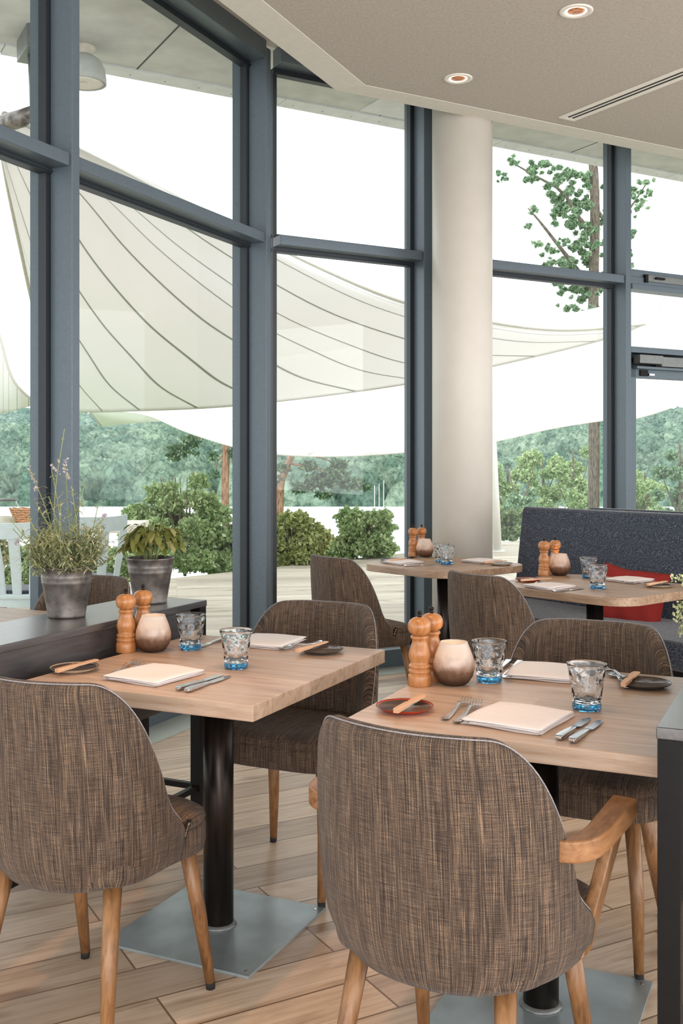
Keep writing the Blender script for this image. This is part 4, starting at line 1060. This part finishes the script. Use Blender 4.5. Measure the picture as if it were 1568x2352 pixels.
MB().lathe([(0, .0), (.028, 0), (.038, .006), (.049, .023), (.054, .042), (.0535, .055), (.049, .074), (.042, .092), (.036, .106), (.0355, .110), (.0335, .110), (.0335, .106), (.0395, .091), (.0465, .073), (.0505, .055), (.051, .042), (.046, .024), (.036, .010), (0, .007)], 48).build('bowl', M_bowl, r, smooth=True)
cd = MB().lathe([(0, .009), (.019, .009), (.019, .027), (0, .027)], 24).build('tealight', M_wax, r, smooth=False)
MB().lathe([(0, .029), (.0035, .034), (.004, .040), (.0015, .050), (0, .054)], 12).build('flame', M_flame, cd, smooth=True)
light_pt('flame_light', 'POINT', (0, 0, .045), .4, (1, .55, .25), r, shadow_soft_size=.008)
CAND = Stamp(r)
r = proto('tumbler', 'glass')
gg = random.Random(4); SEG = 22
offs = {}
SEG = 70
wall_o = [(.0335, .020), (.0345, .028), (.036, .038), (.0375, .048), (.039, .058), (.0405, .068), (.042, .078), (.0435, .087), (.0452, .0945)]
def wl_r(z): return float(np.interp(z, [p[1] for p in wall_o], [p[0] for p in wall_o]))
prof_o = [(wl_r(z), z) for z in np.linspace(.020, .0945, 30)]
def tri(x): return abs((x % 1.0)-.5)*2
def facet(r_, z, a, k, i):
    if 1 <= k <= 30:
        fade = min(1, (z-.018)/.006, (.097-z)/.012); q = a*6/(2*math.pi)
        return r_-.0030*fade*(1-max(tri(q+z*26), tri(q-z*26+.18)))
    return r_
MB().lathe([(.0325, .0165)]+prof_o+[(.0462, .100), (.0458, .1015), (.0442, .1015), (.0436, .100), (.0415, .090), (.039, .075), (.036, .055), (.033, .035), (.030, .0215), (.0, .020), (0, .0165)], SEG, None, facet).build('glass_body', M_tumb, r, smooth=True)
MB().lathe([(.0, 0), (.029, 0), (.0325, .003), (.0335, .010), (.0328, .0162), (0, .0162)], 20).build('blue_base', M_tumbb, r)
GLS = Stamp(r)
def plate_proto(m, cat='plate'):
    r = proto('side_plate', cat)
    MB().lathe([(0, .0), (.040, 0), (.050, .003), (.064, .010), (.066, .0125), (.0655, .0135), (.063, .0125), (.050, .007), (.042, .0045), (0, .0045)], 56).build('dish', m, r, smooth=True)
    MB().lathe([(.0650, .0115), (.0668, .0125), (.0662, .0140), (.0645, .0138), (.0650, .0115)], 56).build('rim', M_plate_rim, r, smooth=True)
    return r
PLR = Stamp(plate_proto(M_plate_red)); PLD = Stamp(plate_proto(M_plate_dark)); PLP = Stamp(plate_proto(M_plate_pale))
r = proto('butter_spreader', 'butter spreader')
MB().ribbon([(0, -.078, 0), (0, -.02, 0), (0, .0, 0), (0, .02, 0), (0, .06, 0), (0, .074, 0), (0, .078, 0)], [.013, .016, .013, .021, .023, .017, .006], [.011, .009, .006, .0045, .003, .003, .002]).build('spreader_body', M_spread, r, bevel=.002)
SPR = Stamp(r)
r = proto('fork', 'fork')
f = MB().ribbon([(0, -.105, .006), (0, -.095, .0035), (0, -.06, .0025), (0, -.01, .006), (0, .025, .012), (0, .04, .011), (0, .05, .008)], [.012, .019, .015, .008, .007, .016, .024], [.002, .0025, .003, .003, .003, .002, .002])
for x in (-.0103, -.0035, .0035, .0103):
    f.ribbon([(x, .048, .0085), (x, .065, .0055), (x, .085, .006), (x, .100, .012)], [.0042, .0036, .0032, .002], .0016)
f.build('fork_body', M_steel, r, bevel=.0007, bseg=1)
FRK = Stamp(r)
r = proto('table_knife', 'knife')
MB().ribbon([(0, -.11, .006), (0, -.10, .007), (0, -.05, .006), (0, -.008, .005), (0, 0, .005)], [.012, .019, .017, .012, .010], [.006, .0095, .008, .006, .005]).build('handle', M_steel, r, bevel=.002)
MB().ribbon([(0, 0, .005), (0, .012, .004), (0, .06, .003), (0, .092, .0025), (0, .11, .002)], [.009, .019, .021, .016, .003], [.003, .0016, .0014, .001, .0006]).build('blade', M_steel, r)
KNF = Stamp(r)
r = proto('spoon', 'spoon')
MB().ribbon([(0, -.09, .005), (0, -.08, .003), (0, -.04, .003), (0, .02, .010), (0, .04, .009)], [.010, .016, .012, .006, .006], .0025).build('handle', M_steel, r, bevel=.0008, bseg=1)
MB().lathe([(0, .002), (.010, .0035), (.018, .008), (.0175, .0095), (.009, .005), (0, .0035)], 24, Matrix.Translation((0, .062, 0)) @ Matrix.Scale(1.45, 4, (0, 1, 0))).build('bowl', M_steel, r, smooth=True)
SPN = Stamp(r)
# folded napkin: three cloth layers wrapped round a fold
r = proto('folded_napkin', 'napkin')
def napkin_mesh():
    mb = MB(); n = 26
    def sheet(z0, th, sx, sy, ox, oy, ph):
        vs = []
        for s in (1, 0):
            for j in range(n):
                for i in range(n):
                    u1 = -1+2*i/(n-1); v1 = -1+2*j/(n-1)
                    ed = min(1, 6*(1-abs(u1)), 6*(1-abs(v1))); ed = math.sqrt(max(0, ed))
                    wv = .0022*math.sin(u1*3.1+ph)*math.cos(v1*2.2+ph*1.7)
                    zz = z0+th*.5+wv*.8+(th*.5*ed if s else -th*.5*ed)
                    vs.append((ox+sx*u1*(1+.012*math.sin(v1*4+ph)), oy+sy*v1*(1+.015*math.sin(u1*3+ph)), max(.0003, zz)))
        fs = []
        for s in (0, 1):
            o_ = s*n*n
            for j in range(n-1):
                for i in range(n-1): fs.append((o_+j*n+i, o_+j*n+i+1, o_+(j+1)*n+i+1, o_+(j+1)*n+i))
        for a, b_ in zip(edgeN, edgeN[1:]+edgeN[:1]): fs.append((a, b_, n*n+b_, n*n+a))
        mb.add(vs, fs)
    edgeN = [i for i in range(n)]+[j*n+n-1 for j in range(1, n)]+[(n-1)*n+i for i in range(n-2, -1, -1)]+[j*n for j in range(n-2, 0, -1)]
    sheet(.0005, .0045, .098, .108, 0, 0, 0); sheet(.004, .005, .088, .108, .006, .002, .8); sheet(.008, .0075, .100, .110, 0, 0, 1.9)
    return mb
napkin_mesh().build('cloth', M_nap, r, smooth=True)
NAP = Stamp(r)

ZTAB = .7502
def T(px, py, z=ZTAB): return onz(px, py, z)
def dir_rz(a, b, z=ZTAB):      # rotation so that +y points from pixel a to pixel b on the table
    A = T(*a, z); B = T(*b, z); return math.atan2(-(B-A).x, (B-A).y)
def mid(a, b, z=ZTAB): return (T(*a, z)+T(*b, z))/2
gM = 'pairs of wooden pepper mills'; gC = 'frosted candle bowls'; gG = 'faceted tumblers with blue bases'; gP = 'side plates'; gB = 'wooden butter spreaders'; gF = 'steel forks'; gK = 'steel table knives'; gN = 'folded white napkins'
NL, NR, TC, TB = 'the near left table', 'the near right table', 'the table by the column', 'the table at the grey bench'
mills = [(289, 1503, 'front of the two mills on '+NL), (328, 1490, 'rear of the two mills on '+NL), (963, 1580, 'front of the two mills on '+NR), (991, 1567, 'rear of the two mills on '+NR),
         (948, 1284, 'left of the two mills on '+TC), (968, 1282, 'right of the two mills on '+TC), (1249, 1328, 'left of the two mills on '+TB), (1274, 1325, 'right of the two mills on '+TB)]
for x, y, l in mills: p = T(x, y-6); MILL((p.x, p.y, .75), 0, 'turned wooden pepper mill, '+l, gM)
for x, y, l in [(352, 1502, NL), (1042, 1578, NR), (975, 1286, TC), (1285, 1328, TB)]:
    p = T(x, y-7); CAND((p.x, p.y, .75), .5, 'frosted candle bowl, pale top and smoky foot, on '+l, gC)
for k, (x, y, l) in enumerate([(438, 1500, 'rear glass on '+NL), (542, 1543, 'front glass on '+NL), (1123, 1574, 'glass beside the candle on '+NR), (1347, 1638, 'glass nearest the camera on '+NR),
                (1020, 1297, 'rear glass on '+TC), (1025.5, 1300.5, 'front glass on '+TC), (1352, 1332, 'rear glass on '+TB), (1372, 1356, 'front glass on '+TB)]):
    p = T(x, y-9 if y > 1400 else y-4)
    if k == 4: p = T(1013, 1291)
    GLS((p.x, p.y, .75), k*.7, 'faceted clear tumbler with blue base, '+l, gG, (1.0, 1.0, 1.06))
# plates with spreaders
for st, x, y, l in [(PLP, 170, 1541, 'pale glazed side plate at the left end of '+NL), (PLD, 738, 1499, 'dark glazed side plate at the far side of '+NL), (PLR, 929, 1632, 'red glazed side plate on '+NR),
                    (PLD, 1480, 1577, 'dark glazed side plate at the far side of '+NR), (PLD, 897, 1289, 'small plate at the left end of '+TC), (PLP, 1150, 1298, 'small pale plate at the right end of '+TC),
                    (PLR, 1214, 1335, 'reddish side plate at the left end of '+TB), (PLP, 1512, 1348, 'pale side plate at the right end of '+TB)]:
    p = T(x, y); st((p.x, p.y, .75), 0, l, gP)
for a, b_, l in [((125, 1543), (228, 1519), 'on the pale plate of '+NL), ((676, 1497), (756, 1477), 'on the dark plate of '+NL), ((905, 1636), (975, 1601), 'on the red plate of '+NR), ((1427, 1577), (1466, 1546), 'on the dark plate of '+NR),
                 ((893, 1288), (935, 1283), 'on the left plate of '+TC), ((1110, 1293), (1165, 1290), 'on the right plate of '+TC), ((1212, 1333), (1250, 1332), 'on the reddish plate of '+TB), ((1480, 1344), (1538, 1337), 'on the pale plate of '+TB)]:
    z = .766; p = mid(a, b_, z); o = SPR((p.x, p.y, z+.004), 0, 'wooden butter spreader lying '+l, gB); o.rotation_euler = (math.radians(2), 0, dir_rz(a, b_, z))
def lay(st, items, lab, grp, z=ZTAB):
    for a, b_, l in items:
        p = mid(a, b_, z); st((p.x, p.y, .7503), dir_rz(a, b_, z), lab+l, grp)
lay(FRK, [((233, 1562), (328, 1516), ', left one beside the front napkin on '+NL), ((243, 1570), (340, 1522), ', right one beside the front napkin on '+NL), ((1014, 1660), (1078, 1607), ', left one beside the napkin on '+NR), ((1036, 1672), (1107, 1609), ', right one beside the napkin on '+NR),
          ((725, 1478), (652, 1494), ' beside the dark plate on '+NL), ((1440, 1563), (1400, 1545), ' beside the dark plate on '+NR), ((905, 1299), (948, 1286), ' beside the left napkin on '+TC), ((1155, 1292), (1100, 1297), ' beside the right plate of '+TC), ((1193, 1352), (1262, 1335), ' beside the left napkin on '+TB), ((1500, 1345), (1456, 1342), ' beside the right plate of '+TB)],
    'steel fork', gF)
lay(KNF, [((400, 1590), (517, 1549), ', left of the pair by the front napkin on '+NL), ((421, 1594), (534, 1552), ', right of the pair by the front napkin on '+NL), ((1280, 1703), (1354, 1650), ', left of the pair nearest the camera on '+NR), ((1312, 1709), (1381, 1656), ', right of the pair nearest the camera on '+NR),
          ((510, 1472), (455, 1488), ' at the far side of '+NL), ((1170, 1522), (1128, 1556), ', left of the pair behind the candle on '+NR), ((1196, 1524), (1156, 1558), ', right of the pair behind the candle on '+NR), ((925, 1302), (1005, 1297), ' before the left napkin on '+TC), ((1265, 1362), (1345, 1352), ' before the left napkin on '+TB)],
    'steel table knife', gK)
lay(SPN, [((1438, 1582), (1408, 1552), ' between napkin and dark plate on '+NR)], 'steel spoon', 'steel spoons')
for c, rz_, l in [((355, 1555), RZ1-math.radians(6), 'front napkin on '+NL), ((614, 1478), RZ1+math.radians(4), 'far napkin on '+NL), ((1190, 1655), RZ1-math.radians(8), 'front napkin on '+NR), ((1255, 1549), RZ1+math.radians(3), 'far napkin on '+NR),
                  ((925, 1294), RZ1-math.radians(30), 'left napkin on '+TC), ((1105, 1291), RZ1-math.radians(20), 'right napkin on '+TC), ((1262, 1350), RZ1-math.radians(30), 'left napkin on '+TB), ((1445, 1335), RZ1-math.radians(25), 'right napkin on '+TB)]:
    p = T(*c); sc = .95 if c[1] > 1400 else .85
    NAP((p.x, p.y, .7503), rz_, 'white cloth napkin folded square, '+l, gN, (sc, sc, 1))

# ------------------------------------------------------------------ potted herbs
def pot(parent, s=1.0):
    o = MB().lathe([(0, 0), (.056*s, 0), (.0585*s, .004*s), (.058*s, .008*s), (.074*s, .105*s), (.0765*s, .108*s), (.0755*s, .112*s), (.0772*s, .117*s), (.0765*s, .121*s), (.0785*s, .125*s), (.0775*s, .129*s), (.081*s, .152*s), (.0845*s, .1545*s), (.0845*s, .1585*s), (.081*s, .1595*s), (.078*s, .157*s), (.073*s, .12*s), (.0, .118*s)], 48).build('pot', M_zinc, parent, smooth=True)
    MB().lathe([(0, .142*s), (.05*s, .143*s), (.077*s, .14*s), (.07*s, .125*s), (0, .125*s)], 24).build('soil', M_soil, parent)
    return o
def blade_strip(vs, fs, base, d0, L, wd, curl, g):
    # narrow leaf bending down, 4 segments
    p = Vector(base); d = Vector(d0).normalized(); side = d.cross(Vector((0, 0, 1)));
    side = side.normalized() if side.length > 1e-3 else Vector((1, 0, 0)); o = len(vs); n = 5
    for k in range(n):
        ww = wd*(.35+.65*math.sin(math.pi*min(1, (k+.6)/(n))))*.5
        if k == n-1: ww = wd*.08
        vs += [tuple(p-side*ww), tuple(p+side*ww)]
        p = p+d*L/(n-1); d = (d+Vector((0, 0, -curl))).normalized()
    fs += [(o+2*k, o+2*k+1, o+2*k+3, o+2*k+2) for k in range(n-1)]
HS = .842
lpz = onz(153, 1416, HS)
r = empty('potted_lavender', (lpz.x, lpz.y, HS), 0, 'tall straggly lavender in a grey zinc pot on the dark shelf', 'potted plant')
pot(r, 1.0)
g = random.Random(12); vs = []; fs = []; st_ = MB(); fl = MB(); flp = []
def stem(top, basep, rad=.0011, nl=14, ll=.035, lw=.0045, both=True, bend=.02, start=.15):
    b0 = Vector(basep); t0 = Vector(top); mdp = (b0+t0)/2+Vector((g.uniform(-bend, bend), g.uniform(-bend, bend), 0))
    P_ = catmull([b0, mdp, t0], 10); st_.tube(P_, [rad]*10, 5)
    for k in range(nl):
        f_ = start+(1-start)*(k+g.random()*.6)/nl; i = min(8, int(f_*9)); p = P_[i].lerp(P_[i+1], f_*9-i if f_ < 1 else 1)
        a = g.random()*6.28
        for s in ((0, math.pi) if both else (0,)):
            d = Vector((math.cos(a+s), math.sin(a+s), g.uniform(.25, 1.1)))
            blade_strip(vs, fs, p, d, ll*g.uniform(.6, 1.3), lw*g.uniform(.7, 1.3), g.uniform(.15, .5), g)
    return P_[-1]
for k in range(165):
    a = g.random()*6.28; rr = .065*math.sqrt(g.random()); out = g.uniform(.06, .135)*1.0; hh = g.uniform(.18, .29)
    if k < 22: out = g.uniform(.10, .14); hh = g.uniform(.13, .19)
    stem((math.cos(a)*out, math.sin(a)*out, hh), (math.cos(a)*rr, math.sin(a)*rr, .14), .0011, 11, .036, .0045)
d_l = lpz.y
def lp_(px, py, dd=0): return at(px, py, d_l+dd)-Vector((lpz.x, lpz.y, HS))
for tgt, nl in (((148, 985), 5), ((150, 1065), 9), ((118, 1075), 8), ((67, 1075), 8), ((195, 1110), 7), ((80, 1150), 9), ((112, 1140), 10), ((140, 1150), 12), ((165, 1120), 12), ((60, 1180), 9), ((240, 1190), 9), ((225, 1160), 7), ((40, 1240), 8), ((30, 1215), 6), ((255, 1255), 8), ((178, 1160), 12), ((95, 1180), 12), ((20, 1190), 6)):
    stem(lp_(*tgt, g.uniform(-.05, .05)), (g.uniform(-.05, .05), g.uniform(-.04, .04), .14), .0013, nl, .034, .005, True, .025, .35)
MB().add(vs, fs).build('foliage', M_lav, r); st_.build('stems', M_lavst, r, smooth=True)
g2 = np.random.default_rng(3); fp = []
for (x0, y0), (x1, y1) in ((((152, 1052)), (146, 1088)), ((118, 1070), (138, 1088)), ((65, 1068), (78, 1108)), ((150, 1090), (160, 1100)), ((35, 1250), (45, 1240)), ((238, 1188), (244, 1180)), ((82, 1120), (84, 1124))):
    A = lp_(x0, y0); B = lp_(x1, y1)
    fp = [np.array(A.lerp(B, g2.random()))+g2.normal(0, .003, 3) for k in range(34)]
    leaves('flower_spike', fp, .0036, M_lavfl, r, aspect=.8, seed=5)
spz = onz(345, 1384, HS)
r = empty('potted_sage', (spz.x, spz.y, HS), 0, 'drooping broad-leaved sage in a grey zinc pot on the dark shelf', 'potted plant')
pot(r, .98)
vs = []; fs = []; st_ = MB(); g = random.Random(8)
for k in range(34):
    a = g.random()*6.28; out = g.uniform(.02, .085); hh = g.uniform(.20, .265)
    p1 = Vector((math.cos(a)*out, math.sin(a)*out, hh)); st_.tube(catmull([(math.cos(a)*.02, math.sin(a)*.02, .14), p1*.6+Vector((0, 0, .11)), p1], 6), .0012, 5)
    for j in range(6):
        aa = a+g.uniform(-1.3, 1.3); d = Vector((math.cos(aa), math.sin(aa), g.uniform(-.1, .5)))
        blade_strip(vs, fs, p1+Vector((g.uniform(-.01, .01), g.uniform(-.01, .01), g.uniform(-.02, .005))), d, g.uniform(.04, .07), g.uniform(.015, .024), g.uniform(.4, .9), g)
MB().add(vs, fs).build('foliage', M_sage, r, smooth=True); st_.build('stems', M_lavst, r, smooth=True)
# pale plant on the right divider, its pot beyond the frame
rp = at(1635, 1400, 2.62)
r = empty('potted_succulent', (rp.x, rp.y, HS), 0, 'pale green sprigs spilling in at the right edge from a pot on the shelf', 'potted plant')
pot(r, .7)
st_ = MB(); g = random.Random(14); pts = []
for k in range(46):
    a = g.random()*6.28; out = g.uniform(.05, .11); hh = g.uniform(.02, .20)
    tip = Vector((math.cos(a)*out, math.sin(a)*out, hh)); P_ = catmull([(0, 0, .1), Vector((math.cos(a)*out*.6, math.sin(a)*out*.6, max(.13, hh*.9))), tip], 10)
    st_.tube(P_, .0011, 5)
    for p in P_[3:]:
        for _ in range(5): pts.append(np.array(p)+np.array([g.gauss(0, .005) for _ in range(3)]))
st_.build('stems', M_pale, r, smooth=True); leaves('foliage', pts, .0045, M_pale, r, aspect=.8, seed=9)
# prototypes never placed stay out of the scene
for o in list(bpy.data.objects):
    if o.get('label') == 'x': bpy.data.objects.remove(o)
